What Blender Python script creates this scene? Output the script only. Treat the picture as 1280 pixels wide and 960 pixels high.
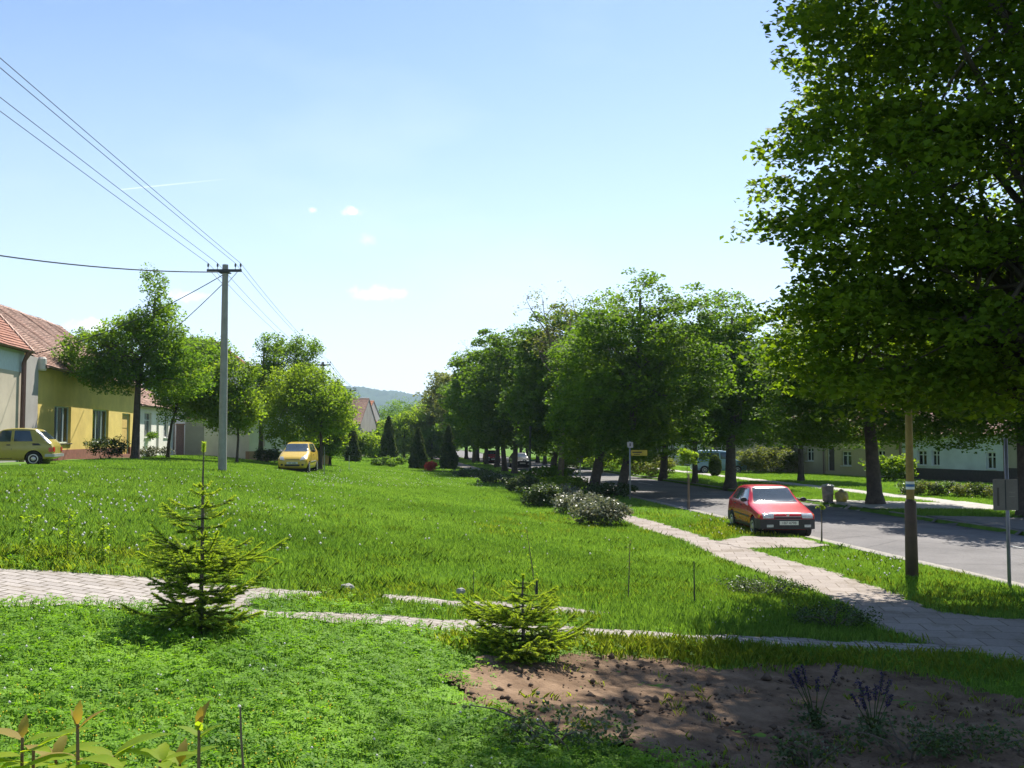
import bpy, bmesh, math, random
import numpy as np
from mathutils import Vector, Matrix
from mathutils.bvhtree import BVHTree
R = math.radians
random.seed(7)
rng = np.random.default_rng(7)
SC = bpy.context.scene
COL = SC.collection
for o in list(bpy.data.objects):
    bpy.data.objects.remove(o)

# ------------------------------------------------------------------ camera, light, exposure
CAM_Z = 2.85
F = 1250.0
PITCH = math.atan(66 / F)
cd = bpy.data.cameras.new('camera')
cam = bpy.data.objects.new('camera', cd)
COL.objects.link(cam)
cam.location = (0, 0, CAM_Z)
cam.rotation_euler = (R(90) + PITCH, 0, 0)
cd.sensor_width = 36
cd.lens = 36 * F / 1280
cd.clip_start = 0.05
cd.clip_end = 20000
SC.camera = cam

SUN_EL, SUN_AZ = R(54), R(22)          # azimuth measured from +Y (the view) towards +X
SKY_STRENGTH = 0.082
sl = bpy.data.lights.new('sun', 'SUN')
sl.energy = 5.0
sl.angle = R(0.5)
sl.color = (1.0, 0.94, 0.84)
so = bpy.data.objects.new('sun', sl)
COL.objects.link(so)
sdir = Vector((math.sin(SUN_AZ) * math.cos(SUN_EL), math.cos(SUN_AZ) * math.cos(SUN_EL), math.sin(SUN_EL)))
so.rotation_euler = sdir.to_track_quat('Z', 'Y').to_euler()
so.location = (20, 20, 60)
SC.view_settings.view_transform = 'Standard'
SC.view_settings.look = 'None'
SC.view_settings.gamma = 1
SC.view_settings.use_curve_mapping = False
SC.view_settings.exposure = 1.05
SC.cycles.max_bounces = 6
SC.cycles.diffuse_bounces = 3
SC.cycles.glossy_bounces = 3
SC.cycles.transmission_bounces = 5
SC.cycles.transparent_max_bounces = 6
SC.cycles.volume_bounces = 0
SC.cycles.use_denoising = True
SC.cycles.sample_clamp_indirect = 6

_F = Vector((0, math.cos(PITCH), math.sin(PITCH)))
_U = Vector((0, -math.sin(PITCH), math.cos(PITCH)))
def ray(px, py):
    return _F + Vector(((px - 640) / F, 0, 0)) + _U * ((480 - py) / F)
def at(px, py, Y):
    d = ray(px, py)
    return Vector((0, 0, CAM_Z)) + d * (Y / d.y)

# sky
w = bpy.data.worlds.new('World')
SC.world = w
w.use_nodes = True
nt = w.node_tree
nt.nodes.clear()
def N(nt, t, **kw):
    n = nt.nodes.new(t)
    for k, v in kw.items():
        if k.startswith('i_'):
            n.inputs[k[2:]].default_value = v
        else:
            setattr(n, k, v)
    return n
L = lambda nt, a, b: nt.links.new(a, b)
def build_sky():
    out = N(nt, 'ShaderNodeOutputWorld')
    bg = N(nt, 'ShaderNodeBackground')
    bg.inputs['Strength'].default_value = SKY_STRENGTH
    sky = N(nt, 'ShaderNodeTexSky', sky_type='NISHITA', sun_disc=False)
    sky.sun_elevation = SUN_EL
    sky.sun_rotation = SUN_AZ
    sky.air_density = 1.0
    sky.dust_density = 0.55
    sky.ozone_density = 5.5
    sky.altitude = 200
    tc = N(nt, 'ShaderNodeTexCoord')
    def M(op, a, b=None, c=None):
        n = N(nt, 'ShaderNodeMath', operation=op)
        for i, v in enumerate((a, b, c)):
            if v is None: continue
            if isinstance(v, (int, float)): n.inputs[i].default_value = v
            else: L(nt, v, n.inputs[i])
        return n.outputs[0]
    def V(op, a, b):
        n = N(nt, 'ShaderNodeVectorMath', operation=op)
        for i, v in enumerate((a, b)):
            if isinstance(v, (tuple, list, Vector)): n.inputs[i].default_value = tuple(v)
            else: L(nt, v, n.inputs[i])
        return n
    d = tc.outputs['Generated']
    noise = N(nt, 'ShaderNodeTexNoise')
    noise.inputs['Scale'].default_value = 55
    noise.inputs['Detail'].default_value = 6
    L(nt, d, noise.inputs['Vector'])
    nf = noise.outputs['Fac']
    fac = None
    for px, py, wx, wy, amp in ((441, 266, 13, 7, .85), (391, 263, 7, 4, .5), (478, 367, 34, 11, .7), (460, 299, 12, 8, .25),
                                (105, 408, 38, 9, .85), (228, 371, 26, 9, .6)):
        c = ray(px, py).normalized()
        s = V('MULTIPLY', V('SUBTRACT', d, c).outputs[0], (F / wx, F / wx, F / wy))
        ln = N(nt, 'ShaderNodeVectorMath', operation='LENGTH')
        L(nt, s.outputs[0], ln.inputs[0])
        v = M('ADD', M('SUBTRACT', 1.0, ln.outputs['Value']), M('MULTIPLY', M('SUBTRACT', nf, 0.5), 3.0))
        v = M('MULTIPLY', M('MINIMUM', M('MAXIMUM', M('MULTIPLY', v, 1.1), 0.0), 1.0), amp)
        fac = v if fac is None else M('MAXIMUM', fac, v)
    # thin high veil
    n2 = N(nt, 'ShaderNodeTexNoise')
    n2.inputs['Scale'].default_value = 3.2
    n2.inputs['Detail'].default_value = 5
    mp = V('MULTIPLY', d, (1, 1, 3.0))
    L(nt, mp.outputs[0], n2.inputs['Vector'])
    veil = M('MULTIPLY', M('MAXIMUM', M('SUBTRACT', n2.outputs['Fac'], 0.52), 0.0), 0.3)
    fac = M('MAXIMUM', fac, veil)
    # summer haze whitening the sky towards the horizon
    sz = N(nt, 'ShaderNodeSeparateXYZ'); L(nt, d, sz.inputs[0])
    hz_ = M('MULTIPLY', M('POWER', M('MAXIMUM', M('SUBTRACT', 1.0, M('DIVIDE', M('MAXIMUM', sz.outputs['Z'], 0.0), 0.42)), 0.0), 1.3), 0.62)
    # contrail
    a, b = ray(150, 237).normalized(), ray(300, 222).normalized()
    n = a.cross(b).normalized()
    t = (b - a).normalized()
    dn = N(nt, 'ShaderNodeVectorMath', operation='DOT_PRODUCT'); L(nt, d, dn.inputs[0]); dn.inputs[1].default_value = tuple(n)
    dt = N(nt, 'ShaderNodeVectorMath', operation='DOT_PRODUCT'); L(nt, V('SUBTRACT', d, a).outputs[0], dt.inputs[0]); dt.inputs[1].default_value = tuple(t)
    length = (b - a).length
    q = M('DIVIDE', dt.outputs['Value'], length)
    inside = M('MULTIPLY', M('GREATER_THAN', q, 0.0), M('MAXIMUM', M('SUBTRACT', 1.0, q), 0.0))
    wdt = M('ADD', 0.0005, M('MULTIPLY', q, 0.0009))
    line = M('MAXIMUM', M('SUBTRACT', 1.0, M('DIVIDE', M('ABSOLUTE', dn.outputs['Value']), wdt)), 0.0)
    fac = M('MAXIMUM', fac, M('MULTIPLY', M('MULTIPLY', line, inside), 0.5))
    mix = N(nt, 'ShaderNodeMix', data_type='RGBA')
    L(nt, fac, mix.inputs['Factor'])
    hmx = N(nt, 'ShaderNodeMix', data_type='RGBA')
    L(nt, hz_, hmx.inputs['Factor']); L(nt, sky.outputs[0], hmx.inputs['A']); hmx.inputs['B'].default_value = (7.2, 7.9, 9.0, 1)
    L(nt, hmx.outputs['Result'], mix.inputs['A'])
    mix.inputs['B'].default_value = (10.5, 10.5, 10.6, 1)
    L(nt, mix.outputs['Result'], bg.inputs['Color'])
    L(nt, bg.outputs[0], out.inputs['Surface'])
build_sky()

# ------------------------------------------------------------------ materials
MATS = {}
def mat(name, col, rough=0.8, var=0.15, scale=6.0, bump=0.0, bscale=None, metallic=0.0, spec=0.4, coat=0.0, col2=None, uv=False):
    if name in MATS: return MATS[name]
    m = bpy.data.materials.new(name)
    m.use_nodes = True
    t = m.node_tree
    p = t.nodes['Principled BSDF']
    p.inputs['Roughness'].default_value = rough
    p.inputs['Metallic'].default_value = metallic
    p.inputs['Specular IOR Level'].default_value = spec
    p.inputs['Coat Weight'].default_value = coat
    p.inputs['Coat Roughness'].default_value = 0.05
    tc = N(t, 'ShaderNodeTexCoord')
    src = tc.outputs['UV'] if uv else tc.outputs['Object']
    no = N(t, 'ShaderNodeTexNoise')
    no.inputs['Scale'].default_value = scale
    no.inputs['Detail'].default_value = 6
    no.inputs['Roughness'].default_value = 0.65
    L(t, src, no.inputs['Vector'])
    mx = N(t, 'ShaderNodeMix', data_type='RGBA')
    c = col
    a = tuple(min(1, x * (1 - var)) for x in c) + (1,)
    b = tuple(min(1, x * (1 + var)) for x in (col2 or c)) + (1,)
    mx.inputs['A'].default_value = a
    mx.inputs['B'].default_value = b
    cr = N(t, 'ShaderNodeMapRange')
    cr.inputs['From Min'].default_value = 0.3
    cr.inputs['From Max'].default_value = 0.7
    L(t, no.outputs['Fac'], cr.inputs['Value'])
    L(t, cr.outputs[0], mx.inputs['Factor'])
    L(t, mx.outputs['Result'], p.inputs['Base Color'])
    if bump:
        nb = N(t, 'ShaderNodeTexNoise')
        nb.inputs['Scale'].default_value = bscale or scale * 6
        nb.inputs['Detail'].default_value = 5
        L(t, src, nb.inputs['Vector'])
        bp = N(t, 'ShaderNodeBump')
        bp.inputs['Strength'].default_value = bump
        bp.inputs['Distance'].default_value = 0.02
        L(t, nb.outputs['Fac'], bp.inputs['Height'])
        L(t, bp.outputs[0], p.inputs['Normal'])
    MATS[name] = m
    return m

def leafmat(name, c1, c2, trans=0.45, rough=0.62, tcol=None, spec=0.18, wn=0.35):
    if name in MATS: return MATS[name]
    m = bpy.data.materials.new(name)
    m.use_nodes = True
    t = m.node_tree
    t.nodes.clear()
    out = N(t, 'ShaderNodeOutputMaterial')
    p = N(t, 'ShaderNodeBsdfPrincipled')
    p.inputs['Roughness'].default_value = rough
    p.inputs['Specular IOR Level'].default_value = spec
    tr = N(t, 'ShaderNodeBsdfTranslucent')
    geo = N(t, 'ShaderNodeNewGeometry')
    tc = N(t, 'ShaderNodeTexCoord')
    no = N(t, 'ShaderNodeTexNoise')
    no.inputs['Scale'].default_value = wn
    no.inputs['Detail'].default_value = 3
    L(t, tc.outputs['Object'], no.inputs['Vector'])
    ad = N(t, 'ShaderNodeMath', operation='MULTIPLY_ADD')
    L(t, geo.outputs['Random Per Island'], ad.inputs[0])
    ad.inputs[1].default_value = 0.6
    sb = N(t, 'ShaderNodeMath', operation='MULTIPLY_ADD')
    L(t, no.outputs['Fac'], sb.inputs[0]); sb.inputs[1].default_value = 1.6; sb.inputs[2].default_value = -0.6
    L(t, sb.outputs[0], ad.inputs[2])
    ad.use_clamp = True
    mx = N(t, 'ShaderNodeMix', data_type='RGBA')
    mx.inputs['A'].default_value = (*c1, 1)
    mx.inputs['B'].default_value = (*c2, 1)
    L(t, ad.outputs[0], mx.inputs['Factor'])
    L(t, mx.outputs['Result'], p.inputs['Base Color'])
    g = N(t, 'ShaderNodeMix', data_type='RGBA')
    g.blend_type = 'MULTIPLY'
    g.inputs['Factor'].default_value = 1
    L(t, mx.outputs['Result'], g.inputs['A'])
    g.inputs['B'].default_value = (*(tcol or (1.9, 1.75, 0.5)), 1)
    L(t, g.outputs['Result'], tr.inputs['Color'])
    ms = N(t, 'ShaderNodeMixShader')
    ms.inputs[0].default_value = trans
    L(t, p.outputs[0], ms.inputs[1]); L(t, tr.outputs[0], ms.inputs[2])
    L(t, ms.outputs[0], out.inputs['Surface'])
    MATS[name] = m
    return m

def paint(name, col):
    return mat(name, col, rough=0.26, var=0.10, scale=2, coat=0.3, spec=0.4)
M_GLASS = mat('car_glass', (0.035, 0.05, 0.06), rough=0.06, var=0.25, scale=3, spec=0.9, coat=0.6)
M_RUBBER = mat('rubber', (0.018, 0.018, 0.018), rough=0.85, var=0.2)
M_BLACK = mat('black_plastic', (0.025, 0.025, 0.027), rough=0.55, var=0.2)
M_CHROME = mat('alloy', (0.45, 0.45, 0.45), rough=0.35, metallic=0.8)
M_WHITEP = mat('white_plate', (0.6, 0.6, 0.56), rough=0.5, var=0.05)
M_LAMP = mat('lamp_glass', (0.42, 0.44, 0.46), rough=0.08, var=0.3, scale=25, spec=0.9, coat=1)
M_RED_LAMP = mat('red_lamp', (0.45, 0.02, 0.015), rough=0.15, spec=0.8)
M_BARK = mat('bark', (0.075, 0.062, 0.052), rough=0.95, var=0.4, scale=5, bump=0.9, bscale=22)
M_BARK2 = mat('bark_light', (0.13, 0.105, 0.08), rough=0.95, var=0.4, scale=6, bump=0.8, bscale=30)
M_CONC = mat('concrete', (0.27, 0.265, 0.25), rough=0.9, var=0.15, scale=3, bump=0.4, bscale=60)
M_IRON = mat('dark_iron', (0.04, 0.045, 0.05), rough=0.6)
M_GALV = mat('galvanised', (0.32, 0.33, 0.33), rough=0.5, metallic=0.5, var=0.2)
M_WIRE = mat('wire', (0.06, 0.065, 0.07), rough=0.5)

# ------------------------------------------------------------------ object helpers
def tag(o, label=None, cat=None, group=None, kind=None):
    if label: o['label'] = label
    if cat: o['category'] = cat
    if group: o['group'] = group
    if kind: o['kind'] = kind
    return o
def link(name, me, m=None, parent=None):
    o = bpy.data.objects.new(name, me)
    COL.objects.link(o)
    if m is not None:
        for q in (m if isinstance(m, (list, tuple)) else [m]): me.materials.append(q)
    if parent is not None: o.parent = parent
    return o
def thing(name, label, cat, loc=(0, 0, 0), rz=0, group=None):
    o = bpy.data.objects.new(name, None)
    COL.objects.link(o)
    o.empty_display_size = 0.2
    o.location = loc
    o.rotation_euler = (0, 0, rz)
    return tag(o, label, cat, group)
def copy_tree(root, loc, rz, label, group=None, scale=None):
    def rec(o, par):
        c = o.copy(); COL.objects.link(c)
        if par is not None: c.parent = par
        for ch in o.children: rec(ch, c)
        return c
    r = rec(root, None)
    r.location = loc; r.rotation_euler = (0, 0, rz); r['label'] = label
    if group: r['group'] = group
    if scale: r.scale = (scale, scale, scale)
    return r
def npmesh(name, V_, polys_flat, nper, uv=None):
    me = bpy.data.meshes.new(name)
    V_ = np.asarray(V_, dtype=np.float32)
    idx = np.asarray(polys_flat, dtype=np.int32).ravel()
    me.vertices.add(len(V_)); me.vertices.foreach_set('co', V_.ravel())
    me.loops.add(len(idx)); me.loops.foreach_set('vertex_index', idx)
    n = len(idx) // nper
    me.polygons.add(n)
    me.polygons.foreach_set('loop_start', np.arange(0, n * nper, nper, dtype=np.int32))
    try: me.polygons.foreach_set('loop_total', np.full(n, nper, dtype=np.int32))
    except Exception: pass
    me.update(calc_edges=True)
    me.validate()
    return me

class MB:
    """collects shapes into one mesh"""
    def __init__(s): s.v = []; s.f = []; s.uv = None
    def add(s, vs, fs):
        b = len(s.v); s.v += [tuple(v) for v in vs]; s.f += [tuple(b + i for i in f) for f in fs]
        return s
    def box(s, x0, x1, y0, y1, z0, z1):
        return s.add([(x0, y0, z0), (x1, y0, z0), (x1, y1, z0), (x0, y1, z0), (x0, y0, z1), (x1, y0, z1), (x1, y1, z1), (x0, y1, z1)],
              [(0, 3, 2, 1), (4, 5, 6, 7), (0, 1, 5, 4), (1, 2, 6, 5), (2, 3, 7, 6), (3, 0, 4, 7)])
    def tube(s, pts, rad, n=8, cap=True):
        pts = [Vector(p) for p in pts]
        if not isinstance(rad, (list, tuple)): rad = [rad] * len(pts)
        b = len(s.v)
        prev = None
        for i, p in enumerate(pts):
            d = (pts[min(i + 1, len(pts) - 1)] - pts[max(i - 1, 0)])
            if d.length < 1e-9: d = Vector((0, 0, 1))
            d.normalize()
            if prev is None:
                a = d.orthogonal().normalized()
            else:
                a = (prev - d * prev.dot(d))
                a = a.normalized() if a.length > 1e-6 else d.orthogonal().normalized()
            prev = a
            c = d.cross(a)
            for k in range(n):
                t = 2 * math.pi * k / n
                s.v.append(tuple(p + (a * math.cos(t) + c * math.sin(t)) * rad[i]))
        for i in range(len(pts) - 1):
            for k in range(n):
                s.f.append((b + i * n + k, b + i * n + (k + 1) % n, b + (i + 1) * n + (k + 1) % n, b + (i + 1) * n + k))
        if cap:
            s.f.append(tuple(b + k for k in range(n))[::-1])
            e = b + (len(pts) - 1) * n
            s.f.append(tuple(e + k for k in range(n)))
        return s
    def lathe(s, prof, axis='z', c=(0, 0, 0), n=20):
        b = len(s.v)
        for r, h in prof:
            for k in range(n):
                t = 2 * math.pi * k / n
                if axis == 'z': p = (c[0] + r * math.cos(t), c[1] + r * math.sin(t), c[2] + h)
                elif axis == 'y': p = (c[0] + r * math.sin(t), c[1] + h, c[2] + r * math.cos(t))
                else: p = (c[0] + h, c[1] + r * math.cos(t), c[2] + r * math.sin(t))
                s.v.append(p)
        for i in range(len(prof) - 1):
            for k in range(n):
                s.f.append((b + i * n + k, b + i * n + (k + 1) % n, b + (i + 1) * n + (k + 1) % n, b + (i + 1) * n + k))
        s.f.append(tuple(b + k for k in range(n))[::-1])
        e = b + (len(prof) - 1) * n
        s.f.append(tuple(e + k for k in range(n)))
        return s
    def mesh(s, name, smooth=False):
        me = bpy.data.meshes.new(name)
        me.from_pydata(s.v, [], s.f)
        me.update()
        bm = bmesh.new(); bm.from_mesh(me)
        bmesh.ops.recalc_face_normals(bm, faces=bm.faces)
        bm.to_mesh(me); bm.free()
        if smooth:
            me.polygons.foreach_set('use_smooth', [True] * len(me.polygons))
        return me
    def build(s, name, m, parent=None, smooth=False):
        return link(name, s.mesh(name, smooth), m, parent)

# ------------------------------------------------------------------ terrain
def sstep(t):
    t = np.clip(t, 0, 1); return t * t * (3 - 2 * t)
def SW(Y): return 9.1 - 0.145 * Y            # sidewalk centre
def KERB(Y): return 12.04 - 0.14 * Y         # near kerb of the road
ROADW = 7.0
def H(X, Y):
    X = np.asarray(X, dtype=float); Y = np.asarray(Y, dtype=float)
    u = SW(np.clip(Y, 6, 400)) - 1.0 - X
    amp = np.clip(1.75 - 0.012 * (Y - 40), 0.7, 1.75)
    z = 0.10 + amp * sstep(u / 19.0)
    # gentle bumps
    z = z + 0.035 * np.sin(X * 0.9 + 1.3 * np.sin(Y * 0.31)) * np.sin(Y * 0.55) * np.clip(u / 3, 0, 1)
    s = X - KERB(Y)
    z = np.where((s > 0.0) & (s < ROADW), -0.06, z)
    return z
def Hf(x, y): return float(H(x, y))
def hit(px, py):
    d = ray(px, py); o = Vector((0, 0, CAM_Z)); t = 2.0
    while t < 600:
        p = o + d * t
        if p.z <= Hf(p.x, p.y):
            lo, hi = t - max(0.1, t * 0.01), t
            for _ in range(20):
                m_ = (lo + hi) / 2; p = o + d * m_
                if p.z <= Hf(p.x, p.y): hi = m_
                else: lo = m_
            return Vector((p.x, p.y, Hf(p.x, p.y)))
        t += max(0.1, t * 0.01)
    p = o + d * 600
    return Vector((p.x, p.y, 0))
def gp(px, Y):
    X = (px - 640) / F * Y
    return Vector((X, Y, Hf(X, Y)))

def build_ground():
    s = np.concatenate([[-900, -500, -300, -200, -140, -100], np.arange(-80, -30, 2.5), np.arange(-30, 0, 0.4), [-0.16, 0.0, 0.02],
                        [1.5, 3.5, 5.5, 6.98, 7.0, 7.16], np.arange(7.6, 20, 0.8), np.arange(20, 60, 3), [60, 80, 110, 150, 220, 320, 500, 900]])
    s = np.unique(np.round(s, 3))
    t = np.concatenate([[-60, -30, -15, -8], np.arange(-4, 40, 0.35), np.arange(40, 90, 1.0), np.arange(90, 200, 4), np.arange(200, 500, 25), [500, 600, 800, 1100, 1500]])
    S, T = np.meshgrid(s, t)
    X = KERB(T) + S
    Z = H(X, T)
    inside = (S > 0.01) & (S < ROADW - 0.01)
    Z = np.where(inside, -0.06, np.where((np.abs(S) < 0.2) | (np.abs(S - ROADW) < 0.2), np.where(inside, -.06, 0.085), Z))
    Z = np.where((S <= 0.001), np.where(S > -0.2, 0.085, Z), Z)
    V_ = np.stack([X, T, Z], -1).reshape(-1, 3)
    ny, nx = S.shape
    i = np.arange(ny - 1)[:, None] * nx + np.arange(nx - 1)[None]
    f = np.stack([i, i + 1, i + nx + 1, i + nx], -1).reshape(-1, 4)
    me = npmesh('ground', V_, f, 4)
    me.polygons.foreach_set('use_smooth', [True] * len(me.polygons))
    m = mat('lawn_soil', (0.075, 0.165, 0.02), rough=1, var=0.3, scale=1.2, bump=0.5, bscale=30, spec=0.1, col2=(0.10, 0.18, 0.03))
    tag(link('ground', me, m), 'green lawn ground rising gently to the left', kind='structure')
    # road
    ts = np.concatenate([np.arange(-10, 100, 2.0), np.arange(100, 500, 20)])
    sr = np.array([0.0, 1.0, 2.2, 3.5, 4.8, 6.0, 7.0])
    S, T = np.meshgrid(sr, ts)
    X = KERB(T) + S
    Z = 0.0 + 0.05 * (1 - ((S - 3.5) / 3.5) ** 2) - 0.03
    ny, nx = S.shape
    i = np.arange(ny - 1)[:, None] * nx + np.arange(nx - 1)[None]
    f = np.stack([i, i + 1, i + nx + 1, i + nx], -1).reshape(-1, 4)
    me = npmesh('road', np.stack([X, T, Z], -1).reshape(-1, 3), f, 4)
    m = mat('asphalt', (0.125, 0.118, 0.118), rough=0.9, var=0.2, scale=0.45, bump=0.5, bscale=90, col2=(0.15, 0.142, 0.14), spec=0.3)
    # fine aggregate speckle and patches
    t_ = m.node_tree; p = t_.nodes['Principled BSDF']
    src = p.inputs['Base Color'].links[0].from_socket
    tc = [n for n in t_.nodes if n.type == 'TEX_COORD'][0]
    vn = N(t_, 'ShaderNodeTexNoise'); vn.inputs['Scale'].default_value = 45; vn.inputs['Detail'].default_value = 3
    L(t_, tc.outputs['Object'], vn.inputs['Vector'])
    vo = N(t_, 'ShaderNodeTexVoronoi', feature='DISTANCE_TO_EDGE'); vo.inputs['Scale'].default_value = 0.35
    nz = N(t_, 'ShaderNodeTexNoise'); nz.inputs['Scale'].default_value = 2.5
    L(t_, tc.outputs['Object'], nz.inputs['Vector'])
    av = N(t_, 'ShaderNodeMixRGB'); av.inputs[0].default_value = 0.12
    L(t_, tc.outputs['Object'], av.inputs[1]); L(t_, nz.outputs['Color'], av.inputs[2])
    L(t_, av.outputs[0], vo.inputs['Vector'])
    cr = N(t_, 'ShaderNodeMapRange'); cr.inputs['From Max'].default_value = 0.012; cr.inputs['To Min'].default_value = 0.6
    L(t_, vo.outputs['Distance'], cr.inputs['Value'])
    sp = N(t_, 'ShaderNodeMapRange'); sp.inputs['From Min'].default_value = .3; sp.inputs['From Max'].default_value = .7
    sp.inputs['To Min'].default_value = 0.75; sp.inputs['To Max'].default_value = 1.3
    L(t_, vn.outputs['Fac'], sp.inputs['Value'])
    mu = N(t_, 'ShaderNodeMath', operation='MULTIPLY'); L(t_, cr.outputs[0], mu.inputs[0]); L(t_, sp.outputs[0], mu.inputs[1])
    mm = N(t_, 'ShaderNodeMix', data_type='RGBA', blend_type='MULTIPLY'); mm.inputs['Factor'].default_value = 1
    L(t_, src, mm.inputs['A']); L(t_, mu.outputs[0], mm.inputs['B']); L(t_, mm.outputs['Result'], p.inputs['Base Color'])
    tag(link('road', me, m), 'worn grey asphalt road', kind='structure')
    # dashed centre line
    mb = MB()
    for a in np.arange(5.3, 140, 18.0):
        b = a + 3.0
        pts = []
        for (s_, y) in ((4.5, a), (4.6, a), (4.6, b), (4.5, b)):
            pts.append((KERB(y) + s_, y, 0.0262))
        mb.add(pts, [(0, 1, 2, 3)])
    tag(mb.build('road_marking', mat('road_paint', (0.5, 0.5, 0.47), rough=.8, var=.25, scale=8)), 'faded white dashed centre line', kind='structure')
    # kerbs
    kb = mat('kerb_stone', (0.21, 0.20, 0.18), rough=0.9, var=0.3, scale=3, bump=0.4)
    for off, nm in ((-0.14, 'kerb'), (ROADW, 'kerb')):
        mb = MB()
        y = -10.0
        while y < 260:
            y2 = y + 0.985
            if y > 90: y2 = y + 9.8
            a, b = KERB(y) + off, KERB(y2) + off
            zt = 0.105 + random.uniform(-0.008, 0.008)
            if off > 0 and 36.8 < y < 43: zt = 0.05
            if off < 0 and 25.5 < y < 30: zt = 0.045
            mb.add([(a, y, -0.1), (a + .14, y, -0.1), (b + .14, y2, -0.1), (b, y2, -0.1), (a, y, zt), (a + .14, y, zt), (b + .14, y2, zt), (b, y2, zt)],
                   [(0, 3, 2, 1), (4, 5, 6, 7), (0, 1, 5, 4), (1, 2, 6, 5), (2, 3, 7, 6), (3, 0, 4, 7)])
            y = y2 + 0.015
        tag(mb.build(nm, kb), 'stone kerb along the road edge', kind='structure')
    # gutter strip of setts along the near kerb
    mb = MB()
    ys = np.arange(-10, 120, 1.0)
    for y in ys:
        a, b = KERB(y), KERB(y + 1)
        mb.add([(a, y, 0.004), (a + .6, y, 0.012), (b + .6, y + 1, 0.012), (b, y + 1, 0.004)], [(0, 1, 2, 3)])
    gm = mat('gutter', (0.27, 0.25, 0.22), rough=.95, var=.4, scale=9, bump=.8, bscale=25)
    tag(mb.build('gutter_strip', gm), 'sandy gutter strip beside the kerb', kind='structure')
build_ground()

# ---- paths as polygons traced on the real ground
def poly_px(pts): return [tuple(hit(*p)[:2]) for p in pts]
def inpoly(X, Y, poly):
    X = np.asarray(X); Y = np.asarray(Y)
    ins = np.zeros(X.shape, bool)
    n = len(poly)
    for i in range(n):
        x1, y1 = poly[i]; x2, y2 = poly[(i + 1) % n]
        c = ((y1 > Y) != (y2 > Y))
        with np.errstate(divide='ignore', invalid='ignore'):
            xi = (x2 - x1) * (Y - y1) / (y2 - y1 + 1e-12) + x1
        ins ^= c & (X < xi)
    return ins
PATH1 = poly_px([(-160, 697), (0, 712), (150, 721), (250, 730), (345, 738), (412, 742), (405, 749), (330, 750), (300, 761), (345, 765), (480, 771), (600, 777),
                 (760, 788), (880, 795), (1000, 799), (1170, 806), (1230, 818), (1060, 814), (960, 809), (800, 802), (640, 796), (560, 790), (480, 783), (340, 774),
                 (120, 761), (0, 758), (-160, 748)])
PATH2 = poly_px([(472, 744), (600, 753), (700, 760), (765, 766), (740, 770), (660, 768), (580, 761), (480, 753)])
WALK_NEAR = poly_px([(768, 648), (800, 661), (850, 676), (900, 699), (960, 721), (1010, 737), (1060, 761), (1095, 786), (1165, 806), (1290, 833), (1600, 900),
                     (1600, 810), (1290, 777), (1180, 768), (1130, 748), (1050, 719), (985, 701), (925, 684), (880, 672), (830, 656), (790, 645)])
ly, ry = WALK_NEAR[0][1], WALK_NEAR[-1][1]
WALK_FAR = [WALK_NEAR[0]] + [(SW(y) - 0.75, y) for y in (40, 60, 80, 100, 140)] + [(SW(y) + 0.75, y) for y in (140, 100, 80, 60, 40)] + [WALK_NEAR[-1]]
DRIVE_NEAR = poly_px([(893, 679), (930, 671), (1000, 674), (1040, 684), (1000, 686), (930, 687)])
DIRT = poly_px([(556, 848), (600, 836), (690, 824), (760, 819), (850, 828), (910, 838), (1000, 832), (1100, 838), (1180, 850), (1290, 884), (1500, 940),
                (1500, 1300), (1100, 1200), (950, 1010), (860, 958), (720, 925), (640, 897), (566, 884)])
FARWALK = [(KERB(y) + ROADW + 4.6, y) for y in (-5, 40, 90)] + [(KERB(y) + ROADW + 6.0, y) for y in (90, 40, -5)]
DRIVE_FAR = [(KERB(38.2) + ROADW, 38.2), (KERB(38.2) + ROADW + 4.7, 37.9), (KERB(38.4) + ROADW + 4.7, 41.5), (KERB(44) + ROADW, 44)]
DRIVE_FAR2 = [(KERB(26) + ROADW, 26.0), (KERB(27) + ROADW + 4.7, 28.5), (KERB(33) + ROADW + 4.7, 33.5), (KERB(35) + ROADW, 35.0)]

def patch(name, poly, off, cell, m, label, bump=0.0, ragged=0.06):
    P = np.array(poly)
    x0, y0 = P.min(0) - .2; x1, y1 = P.max(0) + .2
    xs = np.arange(x0, x1, cell); ys = np.arange(y0, y1, cell)
    X, Y = np.meshgrid(xs, ys)
    cx = X[:-1, :-1] + cell / 2; cy = Y[:-1, :-1] + cell / 2
    jx = ragged * (np.sin(cy * 7.1) + np.sin(cy * 2.3 + cx * 4) * .8); jy = ragged * (np.sin(cx * 6.3) + np.sin(cx * 2.9 + cy * 3) * .8)
    ins = inpoly(cx + jx, cy + jy, poly)
    Z = H(X, Y) + off
    if bump:
        Z = Z + bump * (np.sin(X * 2.1 + np.sin(Y * 3)) * np.sin(Y * 1.7) + .5 * np.sin(X * 5.3 + 2 * np.sin(Y * 2.2)) * np.sin(Y * 6.1)) + rng.normal(0, bump * .3, X.shape)
    ny, nx = X.shape
    i = (np.arange(ny - 1)[:, None] * nx + np.arange(nx - 1)[None])
    i = i[ins]
    f = np.stack([i, i + 1, i + nx + 1, i + nx], -1)
    used, inv = np.unique(f.ravel(), return_inverse=True)
    V_ = np.stack([X, Y, Z], -1).reshape(-1, 3)[used]
    me = npmesh(name, V_, inv, 4)
    me.polygons.foreach_set('use_smooth', [True] * len(me.polygons))
    return tag(link(name, me, m), label, kind='structure')

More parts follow.
